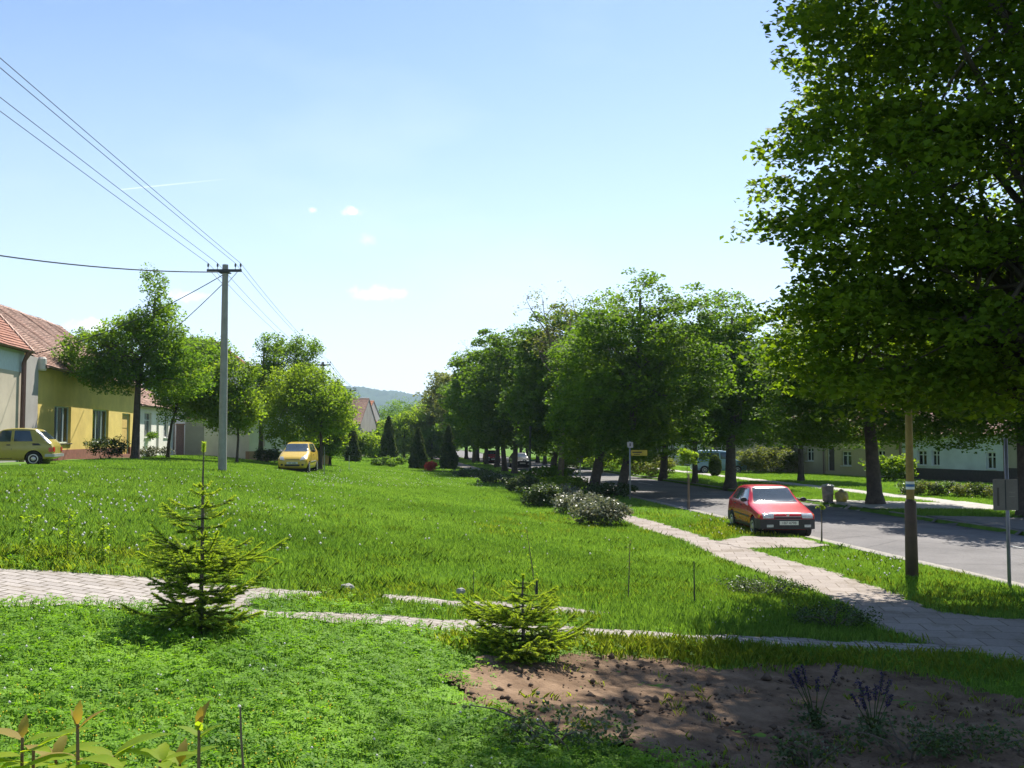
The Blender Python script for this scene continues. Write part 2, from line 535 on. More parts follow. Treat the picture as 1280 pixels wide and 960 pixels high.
def paver_mat(name, c1, c2, mortar, sx, sy, rot, dirt=0.5, bump=.5, wob=0.03):
    m = bpy.data.materials.new(name); m.use_nodes = True
    t = m.node_tree; p = t.nodes['Principled BSDF']; p.inputs['Roughness'].default_value = .95
    p.inputs['Specular IOR Level'].default_value = .2
    tc = N(t, 'ShaderNodeTexCoord'); mp = N(t, 'ShaderNodeMapping'); mp.inputs['Rotation'].default_value = (0, 0, rot)
    nzw = N(t, 'ShaderNodeTexNoise'); nzw.inputs['Scale'].default_value = 4
    L(t, tc.outputs['Object'], nzw.inputs['Vector'])
    mvv = N(t, 'ShaderNodeVectorMath', operation='MULTIPLY_ADD')
    L(t, nzw.outputs['Color'], mvv.inputs[0]); mvv.inputs[1].default_value = (wob, wob, 0); L(t, tc.outputs['Object'], mvv.inputs[2])
    L(t, mvv.outputs[0], mp.inputs['Vector'])
    br = N(t, 'ShaderNodeTexBrick')
    br.inputs['Color1'].default_value = (*c1, 1); br.inputs['Color2'].default_value = (*c2, 1); br.inputs['Mortar'].default_value = (*mortar, 1)
    br.inputs['Scale'].default_value = 1; br.inputs['Brick Width'].default_value = sx; br.inputs['Row Height'].default_value = sy
    br.inputs['Mortar Size'].default_value = 0.011; br.inputs['Mortar Smooth'].default_value = .3; br.inputs['Bias'].default_value = 0
    L(t, mp.outputs[0], br.inputs['Vector'])
    no = N(t, 'ShaderNodeTexNoise'); no.inputs['Scale'].default_value = 1.3; no.inputs['Detail'].default_value = 8; no.inputs['Roughness'].default_value = .7
    L(t, tc.outputs['Object'], no.inputs['Vector'])
    mr = N(t, 'ShaderNodeMapRange'); mr.inputs['From Min'].default_value = .5; mr.inputs['From Max'].default_value = .68; mr.inputs['To Max'].default_value = dirt
    L(t, no.outputs['Fac'], mr.inputs['Value'])
    mx = N(t, 'ShaderNodeMix', data_type='RGBA'); L(t, mr.outputs[0], mx.inputs['Factor']); L(t, br.outputs['Color'], mx.inputs['A'])
    mx.inputs['B'].default_value = (0.16, 0.13, 0.095, 1)
    n3 = N(t, 'ShaderNodeTexNoise'); n3.inputs['Scale'].default_value = 30; n3.inputs['Detail'].default_value = 4
    L(t, tc.outputs['Object'], n3.inputs['Vector'])
    r3 = N(t, 'ShaderNodeMapRange'); r3.inputs['To Min'].default_value = .72; r3.inputs['To Max'].default_value = 1.25
    L(t, n3.outputs['Fac'], r3.inputs['Value'])
    m3 = N(t, 'ShaderNodeMix', data_type='RGBA', blend_type='MULTIPLY'); m3.inputs['Factor'].default_value = 1
    L(t, mx.outputs['Result'], m3.inputs['A']); L(t, r3.outputs[0], m3.inputs['B'])
    L(t, m3.outputs['Result'], p.inputs['Base Color'])
    bp = N(t, 'ShaderNodeBump'); bp.inputs['Strength'].default_value = bump; bp.inputs['Distance'].default_value = .015; bp.invert = True
    ad = N(t, 'ShaderNodeMath', operation='MULTIPLY_ADD'); L(t, n3.outputs['Fac'], ad.inputs[0]); ad.inputs[1].default_value = -.6; L(t, br.outputs['Fac'], ad.inputs[2])
    L(t, ad.outputs[0], bp.inputs['Height']); L(t, bp.outputs[0], p.inputs['Normal'])
    return m
MP1 = paver_mat('block_paving', (0.27, 0.245, 0.225), (0.34, 0.31, 0.285), (0.10, 0.085, 0.06), 0.25, 0.17, 0.12, .55, .5, .006)
MP2 = paver_mat('slab_paving', (0.26, 0.225, 0.20), (0.31, 0.27, 0.24), (0.15, 0.12, 0.09), 0.5, 0.5, 0.145, .8, .3, .02)
patch('footpath', PATH1, 0.018, 0.07, MP1, 'pale block paved footpath crossing the lawn')
patch('footpath', PATH2, 0.018, 0.07, MP1, 'overgrown upper strip of the block paved footpath')
patch('sidewalk', WALK_NEAR, 0.022, 0.09, MP2, 'worn paved sidewalk beside the road')
patch('sidewalk', WALK_FAR, 0.026, 0.3, MP2, 'sidewalk strip running away beside the road', ragged=0.03)
patch('driveway', DRIVE_NEAR, 0.030, 0.07, MP2, 'short paved crossing beside the red car')
M_DIRT = mat('bare_soil', (0.115, 0.072, 0.045), rough=1, var=0.3, scale=2.2, bump=1.0, bscale=26, spec=.1, col2=(0.19, 0.13, 0.085))
patch('bare_soil', DIRT, 0.03, 0.05, M_DIRT, 'bare brown soil bed in the lawn', bump=0.022, ragged=.1)
MW = mat('pale_concrete_path', (0.34, 0.32, 0.29), rough=.95, var=.2, scale=2)
patch('sidewalk', FARWALK, 0.02, 0.35, MW, 'pale sidewalk on the far side of the road', ragged=0.02)
patch('driveway', DRIVE_FAR, 0.024, 0.2, MW, 'pale driveway entry beside the dustbin', ragged=0.05)
patch('driveway', DRIVE_FAR2, 0.024, 0.2, mat('dark_asphalt', (0.12, 0.115, 0.11), var=.2, scale=1), 'asphalt driveway entry on the far side', ragged=0.05)

# hills
def build_hills():
    xs = np.concatenate([np.linspace(-2600, -1300, 30), np.linspace(-1280, 300, 260), np.linspace(340, 2600, 50)]); ys = np.linspace(1500, 4000, 190)
    X, Y = np.meshgrid(xs, ys)
    q = (Y - 1500) / 1500.0
    ridge = 150 - 0.028 * (X + 700) + 16 * np.sin(X / 210.0) + 9 * np.sin(X / 83.0 + 1) + 12 * np.sin(X / 430 + 2)
    prof = np.where(q < .35, 0.3 * (q / .35), 0.3 + 0.7 * sstep((q - .35) / .65))
    Z = ridge * np.clip(prof, 0, 1) + np.where(q > 1, -(q - 1) * 30, 0) - 4
    Z = Z + rng.normal(0, 2.6, X.shape) * (q > .35) + 7 * np.sin(X / 37 + 2 * np.sin(Y / 90)) * np.sin(Y / 55) * (q > .3)
    ny, nx = X.shape
    i = np.arange(ny - 1)[:, None] * nx + np.arange(nx - 1)[None]
    f = np.stack([i, i + 1, i + nx + 1, i + nx], -1).reshape(-1, 4)
    me = npmesh('hills', np.stack([X, Y, Z], -1).reshape(-1, 3), f, 4)
    m = bpy.data.materials.new('wooded_hill'); m.use_nodes = True
    t = m.node_tree; p = t.nodes['Principled BSDF']; p.inputs['Roughness'].default_value = 1; p.inputs['Specular IOR Level'].default_value = .05
    tc = N(t, 'ShaderNodeTexCoord')
    sx = N(t, 'ShaderNodeSeparateXYZ'); L(t, tc.outputs['Object'], sx.inputs[0])
    no = N(t, 'ShaderNodeTexNoise'); no.inputs['Scale'].default_value = .006; no.inputs['Detail'].default_value = 4
    L(t, tc.outputs['Object'], no.inputs['Vector'])
    ad = N(t, 'ShaderNodeMath', operation='MULTIPLY_ADD'); L(t, no.outputs['Fac'], ad.inputs[0]); ad.inputs[1].default_value = 110; L(t, sx.outputs['Z'], ad.inputs[2])
    mr = N(t, 'ShaderNodeMapRange'); mr.inputs['From Min'].default_value = 103; mr.inputs['From Max'].default_value = 109
    L(t, ad.outputs[0], mr.inputs['Value'])
    mx = N(t, 'ShaderNodeMix', data_type='RGBA'); L(t, mr.outputs[0], mx.inputs['Factor'])
    mx.inputs['A'].default_value = (0.13, 0.20, 0.06, 1)
    n2 = N(t, 'ShaderNodeTexNoise'); n2.inputs['Scale'].default_value = .03; n2.inputs['Detail'].default_value = 5
    L(t, tc.outputs['Object'], n2.inputs['Vector'])
    m2 = N(t, 'ShaderNodeMix', data_type='RGBA'); L(t, n2.outputs['Fac'], m2.inputs['Factor'])
    m2.inputs['A'].default_value = (0.008, 0.025, 0.010, 1); m2.inputs['B'].default_value = (0.035, 0.075, 0.025, 1)
    L(t, m2.outputs['Result'], mx.inputs['B'])
    L(t, mx.outputs['Result'], p.inputs['Base Color'])
    tag(link('hills', me, m), 'hazy wooded hills on the horizon', kind='structure')
build_hills()

# haze
mb = MB().box(-3000, 3000, -70, 4700, -12, 260)
hz = mb.build('haze', None)
hm = bpy.data.materials.new('haze_air'); hm.use_nodes = True
t = hm.node_tree; t.nodes.clear()
o_ = N(t, 'ShaderNodeOutputMaterial'); pv = N(t, 'ShaderNodeVolumePrincipled')
pv.inputs['Color'].default_value = (0.62, 0.80, 1.0, 1); pv.inputs['Density'].default_value = 0.00015
pv.inputs['Anisotropy'].default_value = 0.3
L(t, pv.outputs[0], o_.inputs['Volume'])
hz.data.materials.append(hm)
tag(hz, 'thin pale summer haze', kind='stuff')

# ------------------------------------------------------------------ foliage
def leaf_quads(C, size, up=0.6, droop=0.0, aspect=0.75, sizevar=0.3):
    """kite shaped leaves, folded a little"""
    n = len(C)
    nrm = rng.normal(0, 1, (n, 3)); nrm /= np.linalg.norm(nrm, axis=1, keepdims=True)
    nrm[:, 2] = np.abs(nrm[:, 2]) + up
    nrm /= np.linalg.norm(nrm, axis=1, keepdims=True)
    a = rng.normal(0, 1, (n, 3)); a[:, 2] -= droop
    a -= nrm * (a * nrm).sum(1, keepdims=True); a /= np.linalg.norm(a, axis=1, keepdims=True) + 1e-9
    b = np.cross(nrm, a)
    s = size * (1 + rng.uniform(-sizevar, sizevar, (n, 1)))
    base = C - a * s * .5
    tip = C + a * s * .5
    l = C + b * s * .5 * aspect - a * s * .05 + nrm * s * .12
    r = C - b * s * .5 * aspect - a * s * .05 + nrm * s * .12
    V_ = np.stack([base, r, tip, l], 1).reshape(-1, 3)
    return V_
def leaf_mesh(name, C, size, **kw):
    V_ = leaf_quads(C, size, **kw)
    return npmesh(name, V_, np.arange(len(V_)), 4)

def clump_cloud(blobs, nclump, clump_r, per, flat=0.45, shell=0.5, noise=.25):
    """blobs: (x,y,z,rx,ry,rz). returns clump centres and leaf positions"""
    B = np.array(blobs, float)
    vol = B[:, 3] * B[:, 4] * B[:, 5]
    wgt = vol ** .75; wgt /= wgt.sum()
    k = rng.choice(len(B), nclump, p=wgt)
    d = rng.normal(0, 1, (nclump, 3)); d /= np.linalg.norm(d, axis=1, keepdims=True)
    r = rng.uniform(shell, 1, nclump) ** .7
    r *= 1 + noise * (np.sin(d[:, 0] * 5 + k) * np.sin(d[:, 1] * 4 + 2 * k) + np.sin(d[:, 2] * 6 + k))* .5
    C = B[k, :3] + d * r[:, None] * B[k, 3:6]
    # drop clumps deep inside other blobs
    keep = np.ones(nclump, bool)
    for j in range(len(B)):
        q = np.sqrt((((C - B[j, :3]) / B[j, 3:6]) ** 2).sum(1))
        keep &= ~((q < .45) & (k != j) & (rng.random(nclump) < .7))
    C = C[keep]
    m_ = len(C)
    cr = clump_r * rng.uniform(.6, 1.35, (m_, 1, 1))
    off = rng.normal(0, 1, (m_, per, 3)); off /= np.linalg.norm(off, axis=2, keepdims=True); off *= rng.uniform(.25, 1, (m_, per, 1)) ** .5
    off = off * cr * np.array([1, 1, flat])
    rad = np.linalg.norm(off[:, :, :2], axis=2)
    off[:, :, 2] -= rad ** 2 / (clump_r * 2.2) * .6
    P = (C[:, None, :] + off).reshape(-1, 3)
    return C, P

def limb(mb, a, b, r0, r1, bend=.12, n=5, sides=6):
    a, b = Vector(a), Vector(b)
    pts = []
    side = Vector((random.uniform(-1, 1), random.uniform(-1, 1), random.uniform(-.2, .6))) * (b - a).length * bend
    for i in range(n + 1):
        t = i / n
        p = a.lerp(b, t) + side * math.sin(math.pi * t) + Vector((0, 0, (b - a).length * .08 * math.sin(math.pi * t)))
        pts.append(p)
    mb.tube(pts, [r0 + (r1 - r0) * (i / n) ** .8 for i in range(n + 1)], sides, cap=False)
    return pts

def make_tree(name, label, loc, trunk_pts, trunk_r, blobs, nclump, per, leaf, mleaf, clump_r=.5, cat='tree', group=None, mbark=None, nlimbs=22,
              fork=0.5, flat=.45, shell=.45, up=.6, twigs=2, rz=0, sides=10, noise=.25):
    """all coordinates local to the base of the trunk"""
    root = thing(name, label, cat, loc, rz, group)
    mb = MB()
    tp = [Vector(p) for p in trunk_pts]
    n = len(tp)
    trunk_r *= .8
    rr = [trunk_r * (1.35 if i == 0 else 1.0) * (1 - .75 * (i / (n - 1)) ** 1.3) for i in range(n)]
    tp0 = [tp[0] - Vector((0, 0, .2)), tp[0] + Vector((0, 0, .02)), tp[0].lerp(tp[1], .22)] + tp[1:]
    rr0 = [rr[0] * 1.15, rr[0] * 1.1, rr[0] * .8] + rr[1:]
    mb.tube(tp0, rr0, sides, cap=True)
    C, P = clump_cloud(blobs, nclump, clump_r, per, flat, shell, noise)
    if nlimbs:
        order = rng.permutation(len(C))[:nlimbs]
        tl = [(tp[i], tp[i + 1], rr[i]) for i in range(n - 1)]
        zs = tp[-1].z
        for k in order:
            c = Vector(C[k])
            f = fork + (1 - fork) * min(1, max(0, (c.z - tp[0].z) / max(.1, zs - tp[0].z)) * .75) * random.uniform(.6, 1)
            x = min(.999, f) * (n - 1); i = int(x); st = tp[i].lerp(tp[i + 1], x - i)
            r0 = max(.02, rr[i] * random.uniform(.3, .5))
            c2 = st.lerp(c, .92)
            pts = limb(mb, st, c2, r0, r0 * .22, .1, 5, 6)
            for _ in range(twigs):
                a = pts[random.randint(2, 4)]
                kk = C[rng.integers(len(C))]
                d = (Vector(kk) - a)
                if d.length > 2.5: d = d.normalized() * random.uniform(1, 2.2)
                limb(mb, a, a + d, r0 * .4, .012, .1, 3, 4)
    mb.build('trunk', mbark or M_BARK, root, smooth=True)
    me = leaf_mesh('crown', P, leaf, up=up)
    link('crown', me, mleaf, root)
    return root

ML_DARK = leafmat('lime_leaves', (0.030, 0.078, 0.010), (0.105, 0.190, 0.022), .50)
ML_MID = leafmat('lime_leaves_mid', (0.040, 0.100, 0.012), (0.130, 0.225, 0.026), .52)
ML_LIGHT = leafmat('pale_leaves', (0.08, 0.16, 0.02), (0.20, 0.29, 0.035), .55)
ML_FRUIT = leafmat('fruit_tree_leaves', (0.05, 0.125, 0.018), (0.15, 0.25, 0.035), .55)
ML_OLIVE = leafmat('olive_leaves', (0.08, 0.11, 0.035), (0.16, 0.19, 0.06), .4)
ML_FRESH = leafmat('fresh_leaves', (0.12, 0.22, 0.02), (0.26, 0.36, 0.04), .5)

ML_NEAR = leafmat('near_lime_leaves', (0.035, 0.085, 0.010), (0.14, 0.22, 0.022), .55, tcol=(2.2, 1.9, .45), wn=.5)
# ---- big near tree on the right, trunk just outside the picture
def near_tree():
    x, y = 9.3, 16.4
    z = Hf(x, y)
    # local coordinates: subtract base
    blobs = [(0, 0, 12.8, 5.2, 5.8, 3.0), (.3, .2, 9.4, 4.8, 5.2, 2.6), (.1, 0, 7.0, 5.1, 5.2, 1.9), (.4, .4, 5.2, 4.9, 4.6, 1.5),
             (0, 0, 15.5, 4.4, 4.4, 2.6), (3, -2, 9, 4.5, 4.5, 4), (-3.4, -1.4, 13.4, 3.0, 3.2, 1.8), (-1.5, -3.2, 14.4, 4.6, 4.2, 2.2),
             (-2.6, 1.0, 4.3, 2.4, 3.0, .9), (1.5, .5, 4.0, 3.0, 3.0, .9), (-3.0, 0, 9.9, 1.8, 2.0, 1.0), (-3.3, .5, 7.6, 2.0, 2.0, .9), (-3.2, .3, 6.2, 2.0, 2.0, .8), (-3.1, .8, 5.0, 1.9, 2.0, .6), (-2.2, .5, 3.6, 2.0, 2.0, .5)]
    t = make_tree('lime_tree', 'huge dark lime tree overhanging the right side, its trunk out of frame', (x, y, z),
                  [(0, 0, 0), (.1, 0, 2.0), (0, .1, 4.5), (.1, 0, 8), (0, 0, 12), (0, 0, 15)], .42, blobs, 3000, 92, .125, ML_NEAR, clump_r=.62,
                  nlimbs=80, fork=.16, flat=.42, shell=.35, twigs=3, noise=.1, group='lime trees along the road')
    return t
near_tree()

ROW = 'lime trees along the road'
def row_tree(px, Y, hgt, rx, bottom, label, lean=0.0, top_dx=0.0, tr=.26, n=700, per=34, leaf=.16, ml=None, clump=.62, seed=0, basex=None, flatn=.22, name='lime_tree', wide=1.22):
    p = gp(px, Y) if basex is None else Vector((basex, Y, Hf(basex, Y)))
    cx = lean
    h = hgt
    rx *= wide; clump *= .95; per = int(per * 1.25); n = int(n * 1.3)
    body = h - bottom
    blobs = [(cx, 0, bottom + body * .30, rx, rx, body * .30), (cx - .15 * rx, .1 * rx, bottom + body * .58, rx * .82, rx * .82, body * .26),
             (cx + top_dx, 0, bottom + body * .83, rx * .5, rx * .5, body * .17),
             (cx + rx * .45, -.3 * rx, bottom + body * .42, rx * .55, rx * .6, body * .22), (cx - rx * .5, -.3 * rx, bottom + body * .3, rx * .5, rx * .5, body * .2)]
    blobs += [(cx + rx * .8 * math.cos(a), rx * .8 * math.sin(a), bottom + body * random.uniform(.15, .6), rx * .32, rx * .32, body * .12) for a in (random.uniform(0, 6.28) for _ in range(6))]
    blobs += [(cx + rx * q * math.cos(a), rx * q * math.sin(a), bottom + body * random.uniform(.3, .85), rx * random.uniform(.25, .42), rx * random.uniform(.25, .42), body * random.uniform(.08, .16)) for a, q in ((random.uniform(0, 6.28), random.uniform(.35, .85)) for _ in range(8))]
    blobs += [(cx + rx * .6 * math.cos(a), rx * .6 * math.sin(a), bottom + body * .05, rx * .35, rx * .35, body * .09) for a in (random.uniform(0, 6.28) for _ in range(4))]
    return make_tree(name, label, p, [(0, 0, 0), (cx * .35, 0, bottom * .8), (cx * .7, 0, bottom + body * .2), (cx, 0, bottom + body * .5), (cx + top_dx, 0, bottom + body * .85)],
                     tr, blobs, n, per, leaf, ml or ML_DARK, clump_r=clump, nlimbs=20, fork=.32, group=ROW, noise=flatn)

# near-side row (left of the road)
row_tree(775, 47.5, 10.7, 3.1, 2.0, 'tallest lime tree on the near verge, its trunk just left of the yellow sign', lean=.9, top_dx=.1, tr=.30, n=950, ml=ML_MID)
row_tree(741, 51.5, 10.0, 2.5, 1.9, 'lime tree with a thick trunk leaning right, left of the grey backed sign row', lean=.9, top_dx=-.5, tr=.34, n=700, ml=ML_MID)
row_tree(688, 62, 10.9, 3.0, 2.0, 'lime tree with a slim leaning trunk, right of the thin dark verge pole', lean=.8, top_dx=.2, tr=.26, n=750, ml=ML_DARK, leaf=.2)
row_tree(643, 74, 10.8, 3.2, 2.2, 'dark lime tree on the verge, rightmost of the close pair of straight trunks', lean=.2, n=650, ml=ML_DARK, leaf=.22, clump=.7)
row_tree(631, 80, 10.8, 3.1, 2.3, 'dark lime tree on the verge, leftmost of the close pair of straight trunks', lean=-.4, n=600, ml=ML_MID, leaf=.24, clump=.75)
row_tree(621, 90, 10.6, 3.2, 2.4, 'dark lime tree with a trunk leaning right beside the distant red car', lean=.3, n=550, ml=ML_DARK, leaf=.26, clump=.8)
row_tree(608, 100, 9.6, 3.4, 2.4, 'lime tree in the verge row just left of the distant red car', n=520, ml=ML_MID, leaf=.28, clump=.85)
row_tree(597, 112, 10.4, 3.6, 2.5, 'olive toned tree in the verge row above the rightmost columnar conifer', n=520, ml=ML_OLIVE, leaf=.28, clump=.85)
row_tree(583, 122, 10.8, 4.0, 2.5, 'pale olive tree rising behind the rightmost columnar conifer', n=520, ml=ML_OLIVE, leaf=.30, clump=.95, flatn=.4)
row_tree(566, 135, 9.5, 4.2, 2.0, 'fresh green tree at the far left end of the verge row', n=480, ml=ML_LIGHT, leaf=.32, clump=1.0)
row_tree(547, 150, 7.6, 3.0, 1.0, 'dark rounded tree ending the verge row below the hills', n=400, ml=ML_DARK, leaf=.34, clump=1.0)
# thin topped tree among the row, half bare
def bare_tree(px, Y, topz, label, spread=2.6):
    p = gp(px, Y)
    root = thing('sparse_tree', label, 'tree', p)
    mb = MB()
    tips = []
    mb.tube([(0, 0, -.2), (.1, 0, 2), (.3, 0, topz * .5), (.2, 0, topz * .75)], [.2, .16, .13, .08], 8)
    for i in range(14):
        a = random.uniform(0, 6.28); r = random.uniform(.4, 1) * spread
        tip = Vector((.2 + r * math.cos(a), r * math.sin(a), topz * random.uniform(.72, 1.0)))
        pts = limb(mb, (.25, 0, topz * random.uniform(.4, .7)), tip, .06, .012, .18, 6, 5)
        tips.append(tip)
        for _ in range(6):
            q = pts[random.randint(3, 6)]; e = q + Vector((random.uniform(-.9, .9), random.uniform(-.9, .9), random.uniform(-.1, .9)))
            limb(mb, q, e, .02, .006, .2, 3, 4); tips.append(e)
    mb.build('trunk', M_BARK2, root, smooth=True)
    T = np.array([tuple(t_) for t_ in tips])
    P = (T[:, None, :] + rng.normal(0, .22, (len(T), 14, 3))).reshape(-1, 3)
    link('crown', leaf_mesh('crown', P, .13), ML_OLIVE, root)
    return root
bare_tree(700, 57, 10.6, 'half bare tree with thin twigs poking out above the verge row', 2.4)
bare_tree(592, 106, 12.0, 'thin twiggy tree top showing above the olive trees', 2.5)

# far-side row (right of the road)
row_tree(912, 54, 10.6, 3.2, 2.6, 'lime tree with a forked dark trunk beside the light blue car', lean=.1, top_dx=.1, tr=.36, n=900, leaf=.17, ml=ML_MID, wide=1.03)
row_tree(868, 60, 9.8, 2.9, 2.6, 'slim lime tree behind the young staked tree, on the far side of the road', lean=0, tr=.2, n=650, leaf=.18, ml=ML_DARK, wide=1.03)
row_tree(828, 66, 10.2, 3.2, 2.6, 'lime tree with a leaning trunk on the far kerb, right of the yellow sign', lean=.5, tr=.3, n=700, leaf=.2, ml=ML_DARK, wide=1.03)
row_tree(1092, 41, 9.2, 4.2, 2.6, 'big lime tree with a thick black trunk right of the dustbin', lean=-.3, top_dx=-1.2, tr=.36, n=1300, leaf=.15, ml=ML_DARK, wide=1.03)
row_tree(1284, 34.5, 9.5, 4.0, 2.6, 'large lime tree at the right edge, standing behind the two-panel sign', lean=-.2, tr=.42, n=1300, leaf=.14, ml=ML_DARK, wide=1.03)
row_tree(1000, 62, 9.3, 3.8, 2.9, 'bright green lime tree above the large bush by the beige house', lean=0, tr=.22, n=800, leaf=.18, ml=ML_LIGHT, wide=1.03)
for i, (px, Y, ll) in enumerate(((706, 92, 'far side of the road, above the bin shaped shadow'), (681, 104, 'far kerb, second beyond the yellow sign'), (672, 112, 'far kerb, with a thin trunk'),
                         (659, 122, 'far kerb, above the dark parked car'), (651, 132, 'far kerb, near the bend'), (750, 80, 'far lawn beyond the signposts'))):
    row_tree(px, Y, 9.4, 3.4, 2.9, ('distant lime tree on the ' + ll), wide=1.0, tr=.24, n=420, leaf=.26, clump=.85, ml=(ML_DARK, ML_MID)[i % 2])

# left side fruit trees
FR = 'broadleaf trees in front of the left houses'
def fruit(px, Y, blobs, tr, label, n=700, per=36, leaf=.12, ml=None, trunk=None, clump=.42, nl=24, fork=.35):
    p = gp(px, Y)
    top = max(b[2] for b in blobs)
    for b in list(blobs):
        for _ in range(3):
            a = random.uniform(0, 6.28); e = random.uniform(-.7, .7)
            blobs.append((b[0] + b[3] * .8 * math.cos(a), b[1] + b[4] * .8 * math.sin(a), b[2] + b[5] * .85 * e, b[3] * random.uniform(.28, .5), b[4] * .4, b[5] * random.uniform(.25, .5)))
    return make_tree('broadleaf_tree', label, p, trunk or [(0, 0, 0), (.05, 0, 1.2), (0, 0, 2.4), (.1, 0, top * .7), (.15, 0, top)], tr, blobs, n, per, leaf, ml or ML_FRUIT,
                     clump_r=clump, nlimbs=nl, fork=fork, group=FR, flat=.7, up=.35)
# 43 m: 1 px = .0344 m
fruit(170, 46.5, [(-.1, 0, 5.1, 2.4, 2.2, 1.6), (-2.0, 0, 5.1, 1.5, 1.5, 1.3), (-1.2, 0, 3.9, 1.3, 1.2, .8), (.9, 0, 7.1, .75, .8, 1.1), (.7, 0, 5.9, 1.6, 1.5, 1.2), (1.8, .2, 4.2, 1.6, 1.5, 1.4), (.8, 0, 8.3, .5, .5, .7)], .24,
      'tall leafy tree with a thick dark trunk before the yellow house', n=1100,
      trunk=[(0, 0, 0), (.02, 0, 1.2), (.05, 0, 2.6), (.1, 0, 4.2), (.7, 0, 6), (.8, 0, 7.6)])
fruit(211, 52, [(.8, 0, 3.6, 1.8, 1.7, 1.5), (1.6, 0, 5.2, 1.6, 1.5, 1.3), (.3, 0, 5.4, 1.5, 1.5, 1.1), (1.9, 0, 3.0, 1.1, 1.1, .9)], .12, 'smaller tree with a slim forked trunk right of the white house',
      n=750, trunk=[(0, 0, 0), (.02, 0, .8), (.15, 0, 1.8), (.5, 0, 3), (.8, 0, 5)])
fruit(297, 50, [(-.3, 0, 2.9, 1.6, 1.5, 1.3), (-.3, 0, 4.3, 1.2, 1.2, 1.1), (-1.4, 0, 3.6, 1.1, 1.1, 1.4), (.3, 0, 2.4, 1, 1, .6)], .08, 'bright green young tree just right of the concrete power pole', n=620, ml=ML_LIGHT)
fruit(326, 60, [(1.6, 0, 6.0, 1.7, 1.6, 1.5), (1.0, 0, 4.6, 1.9, 1.9, 1.6), (2.6, 0, 6.8, .9, .9, .9), (.6, 0, 7, .7, .7, .7)], .2, 'tree with an airy pointed top behind the yellow car', n=520, ml=ML_FRUIT)
fruit(401, 56, [(-1.4, 0, 2.9, 2.3, 2.2, 1.5), (-.2, 0, 3.9, 2.0, 2.0, 1.6), (-2.0, 0, 4.4, 1.4, 1.4, 1.3), (.8, 0, 3.0, 1.2, 1.2, 1.2), (-.9, .3, 5.0, 1.2, 1.2, 1.0)], .14,
      'broad low green tree overhanging the parked yellow car', n=1000, ml=ML_LIGHT)
fruit(413, 66, [(0, 0, 3.0, 1.1, 1.1, 1.3), (.3, 0, 4.9, .5, .5, .9), (.1, 0, 1.8, 1.1, 1.1, 1.0)], .1, 'pale airy tree beside the second power pole', n=420, ml=ML_LIGHT, leaf=.15)
fruit(451, 95, [(-1.8, 0, 3.0, 1.4, 1.4, 1.2), (-1.2, 0, 1.9, 1.8, 1.8, 1.2), (.8, 0, 1.6, 1.4, 1.4, 1.0)], .12, 'fresh green bushy tree beneath the grey gabled barn', n=420, ml=ML_LIGHT, leaf=.2, clump=.6)
for px, Y, s, ml, ll in ((470, 112, .62, ML_FRUIT, 'round bushy tree left of the tallest columnar conifer'), (505, 120, 1.1, ML_LIGHT, 'round green tree between the two middle columnar conifers'),
                     (540, 118, .75, ML_FRUIT, 'low green tree just left of the rightmost columnar conifer'), (515, 170, 1.7, ML_MID, 'distant rounded tree below the pale hill field'),
                     (492, 190, 1.9, ML_FRUIT, 'distant tree beneath the left end of the hill field'), (535, 200, 1.9, ML_MID, 'distant tree where the hills meet the road trees'),
                     (420, 130, 1.2, ML_FRUIT, 'green tree far behind the second power pole'), (395, 120, 1.2, ML_MID, 'shaded tree far behind the yellow car')):
    fruit(px, Y, [(0, 0, 2.6 * s, 2.4 * s, 2.4 * s, 2.2 * s), (.8 * s, 0, 4.0 * s, 1.6 * s, 1.6 * s, 1.3 * s), (-1.5 * s, 0, 2.4 * s, 1.5 * s, 1.5 * s, 1.6 * s)], .15, ll, n=330, ml=ml, leaf=.24, clump=.7 * s, nl=8)

# ---- columnar conifers
M_THUJA = leafmat('thuja_foliage', (0.028, 0.060, 0.016), (0.09, 0.13, 0.035), .25, rough=.7, wn=1.5)
def conifer(px, Y, hgt, wid, label, n=6500):
    p = gp(px, Y)
    root = thing('columnar_conifer', label, 'conifer', p, group='columnar conifers on the lawn')
    MB().tube([(0, 0, -.1), (0, 0, hgt * .5), (0, 0, hgt * .92)], [.12, .07, .02], 7).build('trunk', M_BARK, root)
    t = rng.random(n) ** .8
    ang = rng.uniform(0, 6.283, n)
    prof = np.clip(1.0 * (1 - t) ** .7 * (.82 + .25 * np.minimum(1, t * 6)), 0, 1)
    lob = 1 + .13 * np.sin(ang * 5 + t * 9) + .1 * np.sin(ang * 3 - t * 17)
    r = wid / 2 * prof * lob * rng.uniform(.72, 1.06, n)
    C = np.stack([r * np.cos(ang), r * np.sin(ang), .05 + t * hgt * .98], -1)
    V_ = leaf_quads(C, .24, up=0, droop=-1.6, aspect=.5)
    link('crown', npmesh('crown', V_, np.arange(len(V_)), 4), M_THUJA, root)
conifer(441, 85, 3.1, 1.3, 'small dark columnar conifer, leftmost of the row')
conifer(486, 85, 4.2, 1.6, 'tallest columnar conifer with a pointed tip, second from the left')
conifer(523, 80, 3.3, 1.45, 'stout columnar conifer just left of the red flowering bush')
conifer(561, 84, 3.7, 1.5, 'rightmost columnar conifer, beside the start of the sidewalk')

